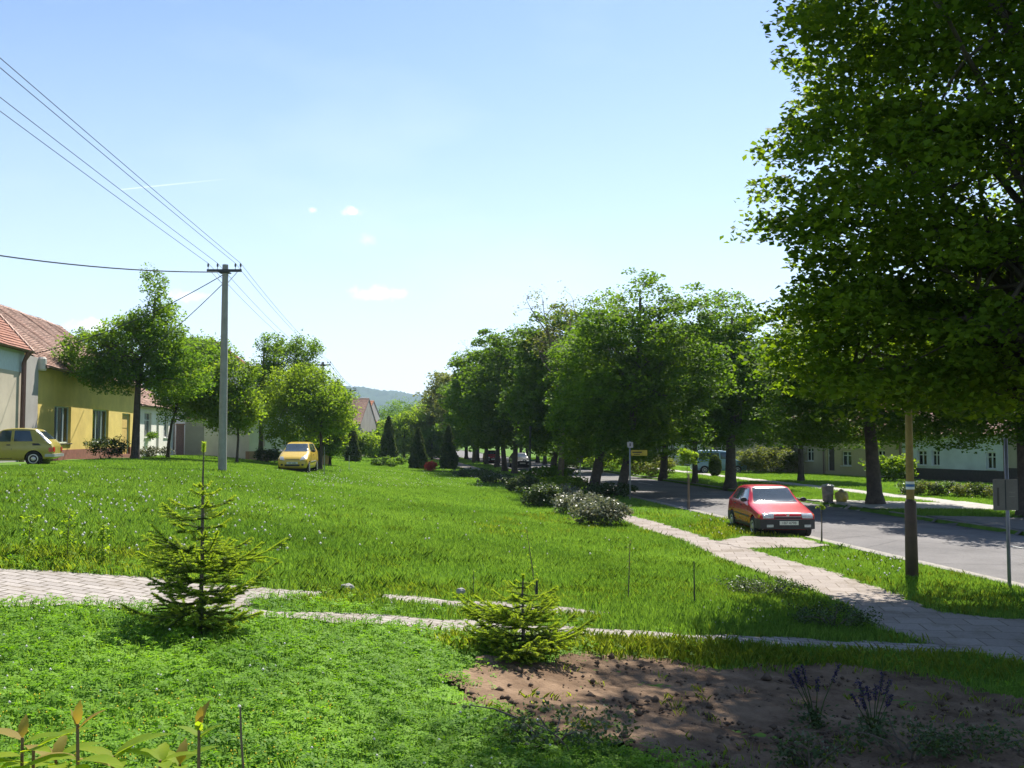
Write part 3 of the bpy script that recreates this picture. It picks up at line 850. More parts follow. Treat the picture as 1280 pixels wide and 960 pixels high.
def bush(name, label, p, rx, ry, rz, n, leaf, ml, cat='bush', group=None, stems=10, clump=.18, per=22, base=.25, up=.5):
    root = thing(name, label, cat, p, group=group)
    C, P = clump_cloud([(0, 0, rz * .55 + base * .3, rx, ry, rz * .5), (rx * .35, 0, rz * .7, rx * .5, ry * .6, rz * .35), (-rx * .4, 0, rz * .5, rx * .5, ry * .5, rz * .35)], n, clump, per, .8, .3)
    P = P[P[:, 2] > .03]
    mb = MB()
    for k in rng.permutation(len(C))[:stems]:
        c = C[k]
        limb(mb, (random.uniform(-.1, .1), random.uniform(-.1, .1), -.05), (c[0], c[1], max(.2, c[2])), .014, .005, .1, 4, 4)
    mb.build('stems', M_BARK2, root)
    link('foliage', leaf_mesh('foliage', P, leaf, up=up), ml, root)
    return root
ML_ROSE = leafmat('rose_leaves', (0.06, 0.085, 0.045), (0.22, 0.23, 0.15), .25, rough=.35, tcol=(1.4, 1.3, .8), wn=2)
ML_ROSE2 = leafmat('dark_shrub_leaves', (0.03, 0.06, 0.02), (0.09, 0.13, 0.05), .3, rough=.4)
M_REDB = leafmat('red_blossom', (0.35, 0.03, 0.03), (0.55, 0.08, 0.07), .3)
def pt(px, py): return hit(px, py)
bush('rose_bush', 'dense whitish rose bush at the end of the sidewalk hedge, nearest the camera', pt(752, 658), 1.0, .8, .75, 170, .09, ML_ROSE, group='shrubs edging the sidewalk')
bush('rose_bush', 'pinkish rose bush behind the densest whitish one beside the sidewalk', pt(725, 643), 1.0, 1.2, .7, 150, .09, ML_ROSE, group='shrubs edging the sidewalk')
bush('rose_bush', 'brownish low rose bush opposite the thickest leaning lime trunk', pt(704, 631), .9, 1.5, .7, 120, .10, ML_ROSE, group='shrubs edging the sidewalk')
bush('shrub', 'dark green rounded shrub left of the roses, in the lawn edge', pt(678, 634), .85, .9, .85, 150, .10, ML_ROSE2, group='shrubs edging the sidewalk')
bush('shrub', 'dark low shrub beside the thin black verge pole', pt(655, 617), 1.0, 1.2, .8, 120, .11, ML_ROSE2, group='shrubs edging the sidewalk')
bush('shrub', 'low dark shrub at the sidewalk corner, farther along the lawn edge', pt(622, 605), 1.2, 1.5, .55, 90, .12, ML_ROSE2, group='shrubs edging the sidewalk')
bush('shrub', 'low weedy shrub farthest along the left edge of the sidewalk', pt(592, 597), 1.6, 1.6, .5, 90, .13, ML_ROSE2, group='shrubs edging the sidewalk')
bush('tall_weeds', 'tall weeds growing round the foot of the slim leaning lime trunk', gp(684, 58), 1.8, 1.6, 1.0, 150, .14, ML_MID, cat='weeds')
bush('tall_weeds', 'bright green weeds between the two leaning lime trunks', gp(703, 50), 1.4, 1.3, .7, 130, .12, ML_LIGHT, cat='weeds')
bush('tall_weeds', 'dark weeds crowding the foot of the tallest verge lime', gp(764, 45), 1.3, .9, .6, 110, .11, ML_ROSE2, cat='weeds')
bush('azalea_bush', 'round bush covered with red blossom between two conifers', gp(539, 76), .42, .4, .7, 60, .14, M_REDB)
bush('shrub', 'low spreading green shrub at the foot of the tallest columnar conifer', gp(487, 80), 1.7, 1.2, .75, 110, .14, ML_MID)
bush('garden_bush', 'large pale green bush in front of the beige house', gp(963, 76), 3.0, 2.2, 2.0, 300, .17, ML_OLIVE, clump=.3)
bush('garden_bush', 'small pale bush beside the larger one near the blue car', gp(930, 77), 1.1, 1.0, 1.2, 110, .15, ML_OLIVE, clump=.25)
bush('garden_bush', 'bright leafy bush beside the white house entrance', gp(1113, 62), 1.6, 1.2, 1.5, 170, .17, ML_LIGHT, clump=.26)
bush('garden_bush', 'bushy green shrub under the trees left of the young staked tree', gp(815, 70), 1.8, 1.6, 1.4, 140, .16, ML_OLIVE, clump=.3)
bush('garden_bush', 'yellowish shrub on the far side seen beneath the yellow sign', gp(765, 82), 2.6, 1.8, 1.6, 160, .18, ML_LIGHT, clump=.35)
bush('garden_bush', 'pale shrub on the far side left of the yellow sign', gp(722, 90), 2.6, 1.8, 1.6, 150, .18, ML_LIGHT, clump=.35)
def small_conifer():
    p = gp(893, 70)
    root = thing('clipped_conifer', 'small dark egg shaped conifer left of the light blue car', 'conifer', p)
    MB().tube([(0, 0, -.1), (0, 0, 1.0)], [.05, .02], 6).build('trunk', M_BARK, root)
    n = 2500; d = rng.normal(0, 1, (n, 3)); d /= np.linalg.norm(d, axis=1, keepdims=True)
    C = d * np.array([.42, .42, .72]) * rng.uniform(.8, 1.05, (n, 1)) + np.array([0, 0, .72])
    link('crown', leaf_mesh('crown', C, .14, up=0), M_THUJA, root)
small_conifer()
# rose bed on the far side
for i, (px, Y) in enumerate(((1135, 47.5), (1157, 47), (1180, 46.5), (1203, 45.6), (1226, 45), (1250, 44))):
    bush('rose_bush', ('reddish low rose bush in the far verge bed, ' + ('leftmost of six', 'second of six from the left', 'third of six from the left', 'third of six from the right', 'second of six from the right', 'partly behind the two-panel sign')[i]),
         gp(px, Y), .75, .5, .6, 60, .09, (ML_ROSE2, ML_OLIVE)[i % 2], group='roses in the bed before the white house')
for i, (px, Y, h) in enumerate(((88, 42.0, .8), (108, 42.6, .7), (140, 42, .75), (228, 47, .5))):
    pass
bush('shrub', 'dark shrub at the foot of the yellow house, left of the thick trunk', gp(137, 48), 1.1, .6, 1.0, 120, .09, ML_ROSE2)
bush('shrub', 'low flowering shrub below the white house window', gp(193, 55), 1.2, .5, .55, 80, .09, ML_ROSE)
bush('shrub', 'dark low shrub left of the yellow car, against the pillars', gp(335, 57), .9, .6, .8, 90, .1, ML_ROSE2)

# ------------------------------------------------------------------ young spruces close by
ML_NEEDLE = leafmat('fir_needles', (0.055, 0.11, 0.02), (0.14, 0.21, 0.04), .4, rough=.5)
ML_SHOOT = leafmat('young_fir_shoots', (0.20, 0.32, 0.04), (0.38, 0.47, 0.08), .5, rough=.7)
def young_fir(p, hgt, spread, label, nwh, leader, seed, bright=.3, low=.12):
    random.seed(seed)
    root = thing('young_fir', label, 'young fir', p)
    st = MB()
    st.tube([(0, 0, -.05), (.01, 0, hgt * .4), (0, .01, hgt * .8), (.01, 0, hgt)], [.024, .018, .011, .005], 7)
    dark, young = [], []
    def needles(a, b, k, L_, lst):
        a, b = np.array(a), np.array(b)
        d = b - a; ln = np.linalg.norm(d); d = d / (ln + 1e-9)
        t_ = rng.random(k)[:, None]
        c = a + (b - a) * t_
        r_ = rng.normal(0, 1, (k, 3)); r_ -= d * (r_ @ d)[:, None]; r_ /= np.linalg.norm(r_, axis=1, keepdims=True) + 1e-9
        r_[:, 2] *= .55
        dd = r_ * .8 + d * .6
        tip = c + dd * L_ * rng.uniform(.7, 1.1, (k, 1))
        sd = np.cross(dd, rng.normal(0, 1, (k, 3))); sd /= np.linalg.norm(sd, axis=1, keepdims=True) + 1e-9
        wv = .0028
        lst.append(np.stack([c - sd * wv, c + sd * wv, tip], 1).reshape(-1, 3))
    for w_ in range(nwh):
        f = (w_ + random.uniform(-.25, .25)) / (nwh - 1)
        f = min(1, max(0, f))
        z = hgt * (low + (leader - low) * f)
        L0 = spread * float(np.interp(f, (0, .12, .35, .6, .8, 1), (.62, .92, 1.0, .74, .55, .16))) * random.uniform(.8, 1.15)
        nb = random.randint(6, 8) if f < .6 else random.randint(2, 4)
        a0 = random.uniform(0, 6.28)
        for k in range(nb):
            a = a0 + 6.283 * k / nb + random.uniform(-.3, .3)
            Lb = L0 * random.uniform(.45, 1.12)
            rise = random.uniform(-.02, .38) - (.08 if f < .35 else 0)
            d = Vector((math.cos(a), math.sin(a), rise)).normalized()
            pts = [Vector((0, 0, z)) + d * Lb * q + Vector((0, 0, -.10 * Lb * math.sin(q * 3.1) + .12 * Lb * q * q)) for q in (0, .25, .5, .75, 1)]
            st.tube(pts, [.008, .006, .005, .004, .002], 4, cap=False)
            isy = random.random() < bright + .45 * f
            for q in range(4):
                tipseg = q == 3
                needles(pts[q], pts[q + 1], int(Lb * 620), .030, young if (tipseg or isy and q >= 1) else dark)
            nt_ = int(Lb * 34)
            for j in range(nt_):
                q = random.uniform(.15, .95)
                i = min(3, int(q * 4)); base = pts[i].lerp(pts[i + 1], q * 4 - i)
                side = 1 if j % 2 else -1
                sd = Vector((-d.y, d.x, 0)) * side
                e = base + (sd * .75 + d * .7 + Vector((0, 0, random.uniform(-.25, .12)))).normalized() * Lb * .48 * (1.12 - q) * random.uniform(.6, 1.2)
                st.tube([base, e], [.003, .0015], 3, cap=False)
                mid = base.lerp(e, .55)
                ll = (e - base).length
                needles(base, mid, int(ll * 520), .028, dark)
                needles(mid, e, int(ll * 620), .028, young if (random.random() < (.85 if isy else .5)) else dark)
    needles((0, 0, hgt * leader), (.01, 0, hgt), 70, .02, dark)
    for z_ in (1.0,):
        needles((.005, 0, hgt * .955), (.01, 0, hgt * 1.01), 320, .035, young)
    st.build('trunk', M_BARK2, root)
    for nm, lst, m_ in (('needles', dark, ML_NEEDLE), ('young_shoots', young, ML_SHOOT)):
        A = np.concatenate(lst)
        link(nm, npmesh(nm, A, np.arange(len(A)), 3), m_, root)
    random.seed(seed + 100)
    return root
FIR1 = pt(250, 792)
young_fir(FIR1, 1.76, .78, 'young fir with a long bare leader at the near left of the footpath', 14, .78, 11, .5, .05)
FIR2 = pt(653, 826)
young_fir(FIR2, .86, .80, 'small bushy yellow green fir at the edge of the bare soil', 12, .93, 23, .8, .08)

# ------------------------------------------------------------------ grass
ML_GRASS = leafmat('grass_blades', (0.105, 0.215, 0.042), (0.225, 0.36, 0.085), .45, rough=.6, spec=.15, wn=.25, tcol=(1.5, 1.5, .5))
ML_GRASSD = leafmat('dry_grass', (0.14, 0.22, 0.03), (0.27, 0.33, 0.07), .45, rough=.6, wn=.6)
ML_CLOVER = leafmat('clover_leaves', (0.055, 0.15, 0.010), (0.23, 0.40, 0.03), .45, rough=.6, spec=.15, wn=1.2, tcol=(1.5, 1.6, .5))
def blocked(X, Y):
    b = np.zeros(X.shape, bool)
    jx = rng.normal(0, .05, X.shape); jy = rng.normal(0, .06, X.shape)
    for P in (PATH1, PATH2, WALK_NEAR, WALK_FAR, DRIVE_NEAR, FARWALK, DRIVE_FAR, DRIVE_FAR2):
        b |= inpoly(X + jx, Y + jy, P)
    b |= inpoly(X + jx * 3.5 + .12 * np.sin(Y * 9), Y + jy * 3 + .1 * np.sin(X * 7), DIRT)
    s = X - KERB(Y)
    b |= (s > -0.3) & (s < ROADW + 0.25)
    b |= (X < -11.9 - .14 * Y) & (Y < 60)
    b |= (X - (52.6 - 0.41 * Y) > -.2) & (X > 15)
    return b
def scatter(y0, y1, dens, margin=1.25, right=True):
    """random ground points in the view wedge with a margin"""
    n_try = int(dens * (y1 - y0) * (y0 + y1) / 2 * 1.024 * margin)
    Y = np.sqrt(rng.uniform(y0 ** 2, y1 ** 2, n_try))
    X = rng.uniform(-.512 * margin, .512 * margin, n_try) * Y
    k = ~blocked(X, Y)
    return X[k], Y[k]
def blades(X, Y, hgt, wid, lean=.45):
    n = len(X)
    Z = H(X, Y)
    a = rng.uniform(0, 6.283, n); h = hgt * rng.uniform(.45, 1.2, n)
    le = rng.uniform(.1, 1, n) * lean * h
    dx, dy = np.cos(a), np.sin(a)
    w_ = wid * rng.uniform(.7, 1.3, n)
    px_, py_ = -dy * w_ / 2, dx * w_ / 2
    b0 = np.stack([X - px_, Y - py_, Z - .01], -1); b1 = np.stack([X + px_, Y + py_, Z - .01], -1)
    m0 = np.stack([X - px_ * .8 + dx * le * .3, Y - py_ * .8 + dy * le * .3, Z + h * .6], -1)
    m1 = np.stack([X + px_ * .8 + dx * le * .3, Y + py_ * .8 + dy * le * .3, Z + h * .6], -1)
    tp = np.stack([X + dx * le, Y + dy * le, Z + h], -1)
    V_ = np.stack([b0, b1, m1, tp, m0], 1).reshape(-1, 3)
    return V_
def in_clover(X, Y):
    # below the footpath, where clover dominates
    sp = np.array(PATH1)
    return (X < 1.5 + .3 * np.sin(Y * 3)) & (Y < 12)
def build_grass():
    parts = []
    hv = lambda X, Y: .75 + .5 * (np.sin(X * .7 + 2 * np.sin(Y * .23)) * np.sin(Y * .5 + X * .2) * .5 + .5)
    for y0, y1, dens, h, wd in ((3.5, 9, 1700, .09, .006), (9, 14, 1700, .09, .007), (14, 22, 1500, .095, .008), (22, 34, 800, .09, .011), (34, 52, 330, .09, .017), (52, 80, 120, .10, .028), (80, 130, 34, .12, .055)):
        X, Y = scatter(y0, y1, dens)
        if y1 <= 14:
            k = ~(in_clover(X, Y) & (rng.random(len(X)) < .7))
            X, Y = X[k], Y[k]
        s = X - KERB(Y)
        hh = h * hv(X, Y) * np.where((s < -.1) & (s > -3.5), .8, 1.0)
        parts.append(blades(X, Y, hh, wd))
    A = np.concatenate(parts)
    me = npmesh('grass', A, np.arange(len(A)), 5)
    tag(link('grass', me, ML_GRASS), 'green grass of the lawn and verges', 'grass', kind='stuff')
    # dry and tall grass edges
    ps = []
    for (px0, px1, py0, py1, n, h) in ((-40, 300, 690, 722, 3200, .12), (380, 1000, 735, 757, 5200, .10), (560, 760, 770, 820, 700, .13), (740, 910, 800, 832, 3200, .15), (900, 1280, 805, 850, 4000, .13),
                                 (600, 960, 640, 670, 900, .14), (990, 1280, 720, 770, 2200, .13), (880, 960, 640, 676, 1500, .15)):
        XY = np.array([tuple(hit(random.uniform(px0, px1), random.uniform(py0, py1))[:2]) for _ in range(max(60, n // 40))])
        XY = np.repeat(XY, 40, 0) + rng.normal(0, .16, (len(XY) * 40, 2))
        k = ~blocked(XY[:, 0], XY[:, 1])
        XY = XY[k]
        ps.append(blades(XY[:, 0], XY[:, 1], h, .005 if py0 > 700 else .010, .7))
    A = np.concatenate(ps)
    tag(link('dry_grass', npmesh('dry_grass', A, np.arange(len(A)), 5), ML_GRASSD), 'longer yellowish grass along the path edges', 'grass', kind='stuff')
    # clover
    out = []
    for y0, y1, dens in ((3.6, 7.2, 1400), (7.2, 9.5, 1300), (9.5, 13, 1000)):
        X, Y = scatter(y0, y1, dens)
        k = in_clover(X, Y) | (rng.random(len(X)) < .18)
        X, Y = X[k], Y[k]
        n = len(X)
        cl = (np.sin(X * 11 + 2.1 * np.sin(Y * 5.3)) * np.sin(Y * 13 + 1.7 * np.sin(X * 6.1)) + .7 * np.sin(X * 23 + 3 * np.sin(Y * 9)) * np.sin(Y * 21)) * .5 + .5
        k = rng.random(n) < .45 + .55 * np.clip(cl, 0, 1)
        X, Y, cl = X[k], Y[k], cl[k]; n = len(X)
        Z = H(X, Y) + .03 + .10 * np.clip(cl, 0, 1.2) * rng.uniform(.35, 1, n) * hv(X, Y)
        a0 = rng.uniform(0, 6.28, n)
        s = rng.uniform(.013, .033, n)
        tl = rng.normal(0, .25, (n, 2))
        for j in range(3):
            a = a0 + j * 2.094
            d = np.stack([np.cos(a), np.sin(a)], -1)
            q = np.stack([-d[:, 1], d[:, 0]], -1)
            c = np.stack([X, Y, Z], -1)
            def P(u, v, up):
                xy = d * (u * s)[:, None] + q * (v * s)[:, None]
                z = (xy * tl).sum(1) + up * s
                return c + np.concatenate([xy, z[:, None]], 1)
            out.append(np.stack([P(.05, 0, 0), P(.75, -.48, .12), P(1.15, 0, -.05), P(.75, .48, .12)], 1).reshape(-1, 3))
    A = np.concatenate(out)
    tag(link('clover', npmesh('clover', A, np.arange(len(A)), 4), ML_CLOVER), 'dense bright green clover in the foreground lawn', 'clover', kind='stuff')
build_grass()

def clods():
    A = np.array([tuple(hit(random.uniform(560, 1290), random.uniform(820, 1010))[:2]) for _ in range(3800)])
    cl = np.sin(A[:, 0] * 3 + 1) * np.sin(A[:, 1] * 4) + rng.normal(0, .5, len(A))
    A = A[inpoly(A[:, 0], A[:, 1], DIRT) & (cl > .1)]
    n = len(A)
    o6 = np.array([(1, 0, 0), (0, 1, 0), (-1, 0, 0), (0, -1, 0), (0, 0, .8), (0, 0, -.6)], float)
    f8 = np.array([(0, 1, 4), (1, 2, 4), (2, 3, 4), (3, 0, 4), (1, 0, 5), (2, 1, 5), (3, 2, 5), (0, 3, 5)])
    r = rng.gamma(2, .0065, n) + .004
    a = rng.uniform(0, 6.28, n); ca, sa = np.cos(a)[:, None], np.sin(a)[:, None]
    q = o6[None] * rng.uniform(.6, 1.4, (n, 6, 1)) * r[:, None, None]
    q = np.stack([q[..., 0] * ca - q[..., 1] * sa, q[..., 0] * sa + q[..., 1] * ca, q[..., 2]], -1)
    V_ = (np.stack([A[:, 0], A[:, 1], H(A[:, 0], A[:, 1]) + .035 + r * .3], -1)[:, None, :] + q).reshape(-1, 3)
    Fc = (f8[None] + np.arange(n)[:, None, None] * 6).reshape(-1, 3)
    tag(link('soil_clods', npmesh('soil_clods', V_, Fc, 3), mat('clod_soil', (0.11, 0.078, 0.055), rough=1, var=.4, scale=9, spec=.1)), 'crumbly clods on the bare soil', 'soil', kind='stuff')
    # sparse grass and straw creeping over the soil
    B = np.array([tuple(hit(random.uniform(560, 1290), random.uniform(822, 1010))[:2]) for _ in range(1500)])
    B = B[inpoly(B[:, 0], B[:, 1], DIRT)]
    B = np.repeat(B[:70], 9, 0) + rng.normal(0, .05, (len(B[:70]) * 9, 2))
    V_ = blades(B[:, 0], B[:, 1], .07, .006, 1.2)
    tag(link('sprouting_grass', npmesh('sprouting_grass', V_ + np.array([0, 0, .02]), np.arange(len(V_)), 5), ML_GRASSD), 'sparse grass sprouting on the bare soil', 'grass', kind='stuff')
clods()
def lawn_tufts():
    ps = []
    XY = np.concatenate([pxy(700, -60, 900, 590, 745), pxy(120, 900, 1150, 640, 760)])
    Yc = XY[:, 1]
    XY = np.repeat(XY, 28, 0) + rng.normal(0, .13, (len(XY) * 28, 2)) * np.repeat(np.clip(Yc / 18, .7, 2.2), 28)[:, None]
    XY = XY[~blocked(XY[:, 0], XY[:, 1])]
    V_ = blades(XY[:, 0], XY[:, 1], .125, .005 + .0003 * XY[:, 1], .8)
    tag(link('weedy_tufts', npmesh('weedy_tufts', V_, np.arange(len(V_)), 5), leafmat('weed_blades', (0.05, 0.12, 0.02), (0.16, 0.25, 0.05), .45, wn=.8)), 'taller weedy tufts scattered over the lawn', 'grass', kind='stuff')
def flower_heads(name, label, XY, rad, hgt, m):
    X, Y = XY[:, 0], XY[:, 1]; n = len(X)
    Z = H(X, Y) + hgt * rng.uniform(.6, 1.2, n)
    o6 = np.array([(1, 0, 0), (0, 1, 0), (-1, 0, 0), (0, -1, 0), (0, 0, 1), (0, 0, -1)], float)
    f8 = np.array([(0, 1, 4), (1, 2, 4), (2, 3, 4), (3, 0, 4), (1, 0, 5), (2, 1, 5), (3, 2, 5), (0, 3, 5)])
    r = rad * rng.uniform(.6, 1.3, n)
    V_ = (np.stack([X, Y, Z], -1)[:, None, :] + o6[None] * r[:, None, None]).reshape(-1, 3)
    Fc = (f8[None] + np.arange(n)[:, None, None] * 6).reshape(-1, 3)
    tag(link(name, npmesh(name, V_, Fc, 3), m), label, 'wildflowers', kind='stuff')
M_WFL = leafmat('white_flower', (.55, .55, .5), (.75, .75, .7), .3, tcol=(1, 1, 1))
M_YFL = leafmat('yellow_flower', (.6, .5, .03), (.8, .68, .05), .3, tcol=(1, 1, 1))
def pxy(n, x0, x1, y0, y1, avoid=True):
    A = np.array([tuple(hit(random.uniform(x0, x1), random.uniform(y0, y1))[:2]) for _ in range(n)])
    return A[~blocked(A[:, 0], A[:, 1])]
lawn_tufts()
flower_heads('dandelion_heads', 'white dandelion clocks and daisies dotted over the lawn', np.concatenate([pxy(260, -40, 430, 588, 650), pxy(380, 380, 640, 588, 612), pxy(120, 200, 800, 600, 700), pxy(90, 0, 400, 620, 700), pxy(60, 860, 960, 640, 676), pxy(60, 980, 1130, 690, 730)]),
             .022, .16, M_WFL)
flower_heads('clover_flowers', 'small white clover heads in the near grass', np.concatenate([pxy(90, -40, 700, 760, 1000), pxy(40, 880, 1100, 740, 790), pxy(50, -20, 600, 760, 780)]), .010, .14, M_WFL)
flower_heads('buttercups', 'tiny yellow flowers in the grass', np.concatenate([pxy(340, -40, 420, 880, 1000), pxy(240, 480, 700, 592, 612), pxy(60, 100, 500, 610, 700)]), .006, .13, M_YFL)

# ------------------------------------------------------------------ distant ground cover beyond the row is grass and trees only

# ------------------------------------------------------------------ cars
def rounded(poly): return poly
class Car:
    def __init__(s, name, label, paintm, st, loc, rz, cat='car', group=None):
        """st: stations (x, zb, wb, zm, wm, zbelt, wbelt, ztop, wtop); x from the front bumper backwards"""
        s.root = thing(name, label, cat, loc, rz, group)
        vs, fs = [], []
        K = 10
        for (x, zb, wb, zm, wm, zl, wl, zt, wt) in st:
            half = [(wb * .6, zb), (wb, zb + .03), (wm, zm), (wl, zl), (wt, zt)]
            ring = [(x, -y, z) for y, z in half] + [(x, -half[-1][0] * .45, half[-1][1] + .018), (x, half[-1][0] * .45, half[-1][1] + .018)] + [(x, y, z) for y, z in half[::-1]]
            K = len(ring)
            vs += ring
        for i in range(len(st) - 1):
            for k in range(K):
                a, b = i * K + k, i * K + (k + 1) % K
                fs.append((a, b, b + K, a + K))
        fs.append(tuple(range(K))[::-1]); e = (len(st) - 1) * K; fs.append(tuple(range(e, e + K)))
        me = bpy.data.meshes.new('body'); me.from_pydata(vs, [], fs)
        bm = bmesh.new(); bm.from_mesh(me); bmesh.ops.recalc_face_normals(bm, faces=bm.faces)
        cl = bm.edges.layers.float.get('crease_edge') or bm.edges.layers.float.new('crease_edge')
        for e_ in bm.edges:
            if len(e_.link_faces) == 2 and e_.calc_face_angle(0) > .35: e_[cl] = .45
        bm.to_mesh(me); bm.free()
        tmp = bpy.data.objects.new('body', me); COL.objects.link(tmp)
        md = tmp.modifiers.new('s', 'SUBSURF'); md.levels = 2; md.render_levels = 2
        dg = bpy.context.evaluated_depsgraph_get(); dg.update()
        me2 = bpy.data.meshes.new_from_object(tmp.evaluated_get(dg))
        tmp.modifiers.clear(); tmp.data = me2
        s.full = me2.copy()
        s.tmp = tmp; s.paint = paintm
        bm = bmesh.new(); bm.from_mesh(me2)
        s.bvh = BVHTree.FromBMesh(bm); bm.free()
        s.dims = st
    def arches(s, axles, r, w):
        for ax in axles:
            for sg in (-1, 1):
                c = MB().lathe([(r, -.16), (r, .3)], 'y', (ax, sg * (w - .02) + (-.07 if sg > 0 else -.07), r * .86), 24)
                co = bpy.data.objects.new('cut', c.mesh('cut')); COL.objects.link(co)
                md = s.tmp.modifiers.new('b', 'BOOLEAN'); md.object = co; md.operation = 'DIFFERENCE'; md.solver = 'EXACT'
                dg = bpy.context.evaluated_depsgraph_get(); dg.update()
                me = bpy.data.meshes.new_from_object(s.tmp.evaluated_get(dg))
                s.tmp.modifiers.clear(); s.tmp.data = me
                bpy.data.objects.remove(co)
    def finish(s):
        me = s.tmp.data; me.materials.clear()
        me.materials.append(s.paint)
        me.polygons.foreach_set('material_index', [0] * len(me.polygons))
        me.polygons.foreach_set('use_smooth', [True] * len(me.polygons))
        s.tmp.parent = s.root
        s.body = s.tmp
        try:
            s.tmp.select_set(True); bpy.context.view_layer.objects.active = s.tmp
            me.set_sharp_from_angle(angle=R(38))
        except Exception: pass
    def panel(s, name, view, quad, m, off=.006, n=8, parent=None, mirror=False, build=True):
        """quad: 4 corner points in the view plane, projected on the body"""
        mb = MB(); g = []
        (a, b, c, d) = quad
        th = .004
        for i in range(n + 1):
            for j in range(n + 1):
                u, v = i / n, j / n
                p = [a[k] * (1 - u) * (1 - v) + b[k] * u * (1 - v) + c[k] * u * v + d[k] * (1 - u) * v for k in (0, 1)]
                if view in ('side', 'side2'):
                    sg = -1 if view == 'side' else 1
                    o, dr = Vector((p[0], sg * 3, p[1])), Vector((0, -sg, 0))
                elif view == 'front': o, dr = Vector((-3, p[0], p[1])), Vector((1, 0, 0))
                elif view == 'rear': o, dr = Vector((9, p[0], p[1])), Vector((-1, 0, 0))
                else: o, dr = Vector((p[0], p[1], 4)), Vector((0, 0, -1))
                h, nn, _, _ = s.bvh.ray_cast(o, dr)
                if h is None:
                    h = o + dr * 3; nn = -dr
                if nn.dot(dr) > 0: nn = -nn
                g.append((h, nn))
        N1 = n + 1
        vs = [tuple(h + nn * off) for h, nn in g] + [tuple(h - nn * .01) for h, nn in g]
        fs = []
        for i in range(n):
            for j in range(n):
                q = i * N1 + j
                fs.append((q, q + 1, q + N1 + 1, q + N1))
        T = N1 * N1
        edge = [i for i in range(n)] ; 
        for i in range(n):
            for (p, q) in ((i, i + 1), (n * N1 + i, n * N1 + i + 1), (i * N1, (i + 1) * N1), (i * N1 + n, (i + 1) * N1 + n)):
                fs.append((p, q, q + T, p + T))
        mb.add(vs, fs)
        if not build: return mb
        return mb.build(name, m, parent or s.root, smooth=False)
    def wheel(s, x, sg, w, r, rimm, hub=.62, tw=.17):
        y0 = sg * (w - .09)
        root = MB().lathe([(r * .66, -tw / 2), (r * .93, -tw / 2), (r, -tw / 2 + .025), (r, tw / 2 - .025), (r * .93, tw / 2), (r * .66, tw / 2)], 'y', (x, y0, r), 28).build('wheel', M_RUBBER, s.root, smooth=False)
        yo = y0 + sg * (tw / 2 - .005)
        rm = MB().lathe([(r * hub, -.02), (r * hub, .012), (r * hub * .85, .014), (r * hub * .72, .0), (r * .28, .006), (r * .2, .02), (r * .05, .022)] if sg > 0 else
                   [(r * hub, .02), (r * hub, -.012), (r * hub * .85, -.014), (r * hub * .72, 0), (r * .28, -.006), (r * .2, -.02), (r * .05, -.022)], 'y', (x, yo, r), 24)
        rm.build('rim', rimm, root)
        return root
    def mirror_piece(s, sg, x, z, w, m):
        b = MB().lathe([(.02, -.05), (.055, -.03), (.06, .03), (.04, .055)], 'x', (0, 0, 0), 12)
        b.v = [(x + p[0], sg * (w + .11) + p[1] * 1.6, z + p[2] * 1.1) for p in b.v]
        b.box(x - .015, x + .015, min(sg * (w - .03), sg * (w + .06)), max(sg * (w - .03), sg * (w + .06)), z - .03, z - .005)
        return b.build('mirror', m, s.root)

def text_part(txt, size, m, parent, loc, rot, name='lettering'):
    cu = bpy.data.curves.new(name, 'FONT'); cu.body = txt; cu.size = size; cu.align_x = 'CENTER'; cu.align_y = 'CENTER'; cu.extrude = .001
    o = bpy.data.objects.new(name, cu); COL.objects.link(o)
    dg = bpy.context.evaluated_depsgraph_get(); dg.update()
    me = bpy.data.meshes.new_from_object(o.evaluated_get(dg))
    bpy.data.objects.remove(o)
    q = link(name, me, m, parent); q.location = loc; q.rotation_euler = rot
    return q

def seam(s, name, view, pts, m, wd=.012):
    mb = MB()
    for i in range(len(pts) - 1):
        (x1, z1), (x2, z2) = pts[i], pts[i + 1]
        dx, dz = x2 - x1, z2 - z1; l = math.hypot(dx, dz); nx, nz = -dz / l * wd / 2, dx / l * wd / 2
        q = s.panel('x', view, ((x1 + nx, z1 + nz), (x2 + nx, z2 + nz), (x2 - nx, z2 - nz), (x1 - nx, z1 - nz)), None, off=.0035, n=3, build=False)
        mb.add(q.v, q.f)
    return mb

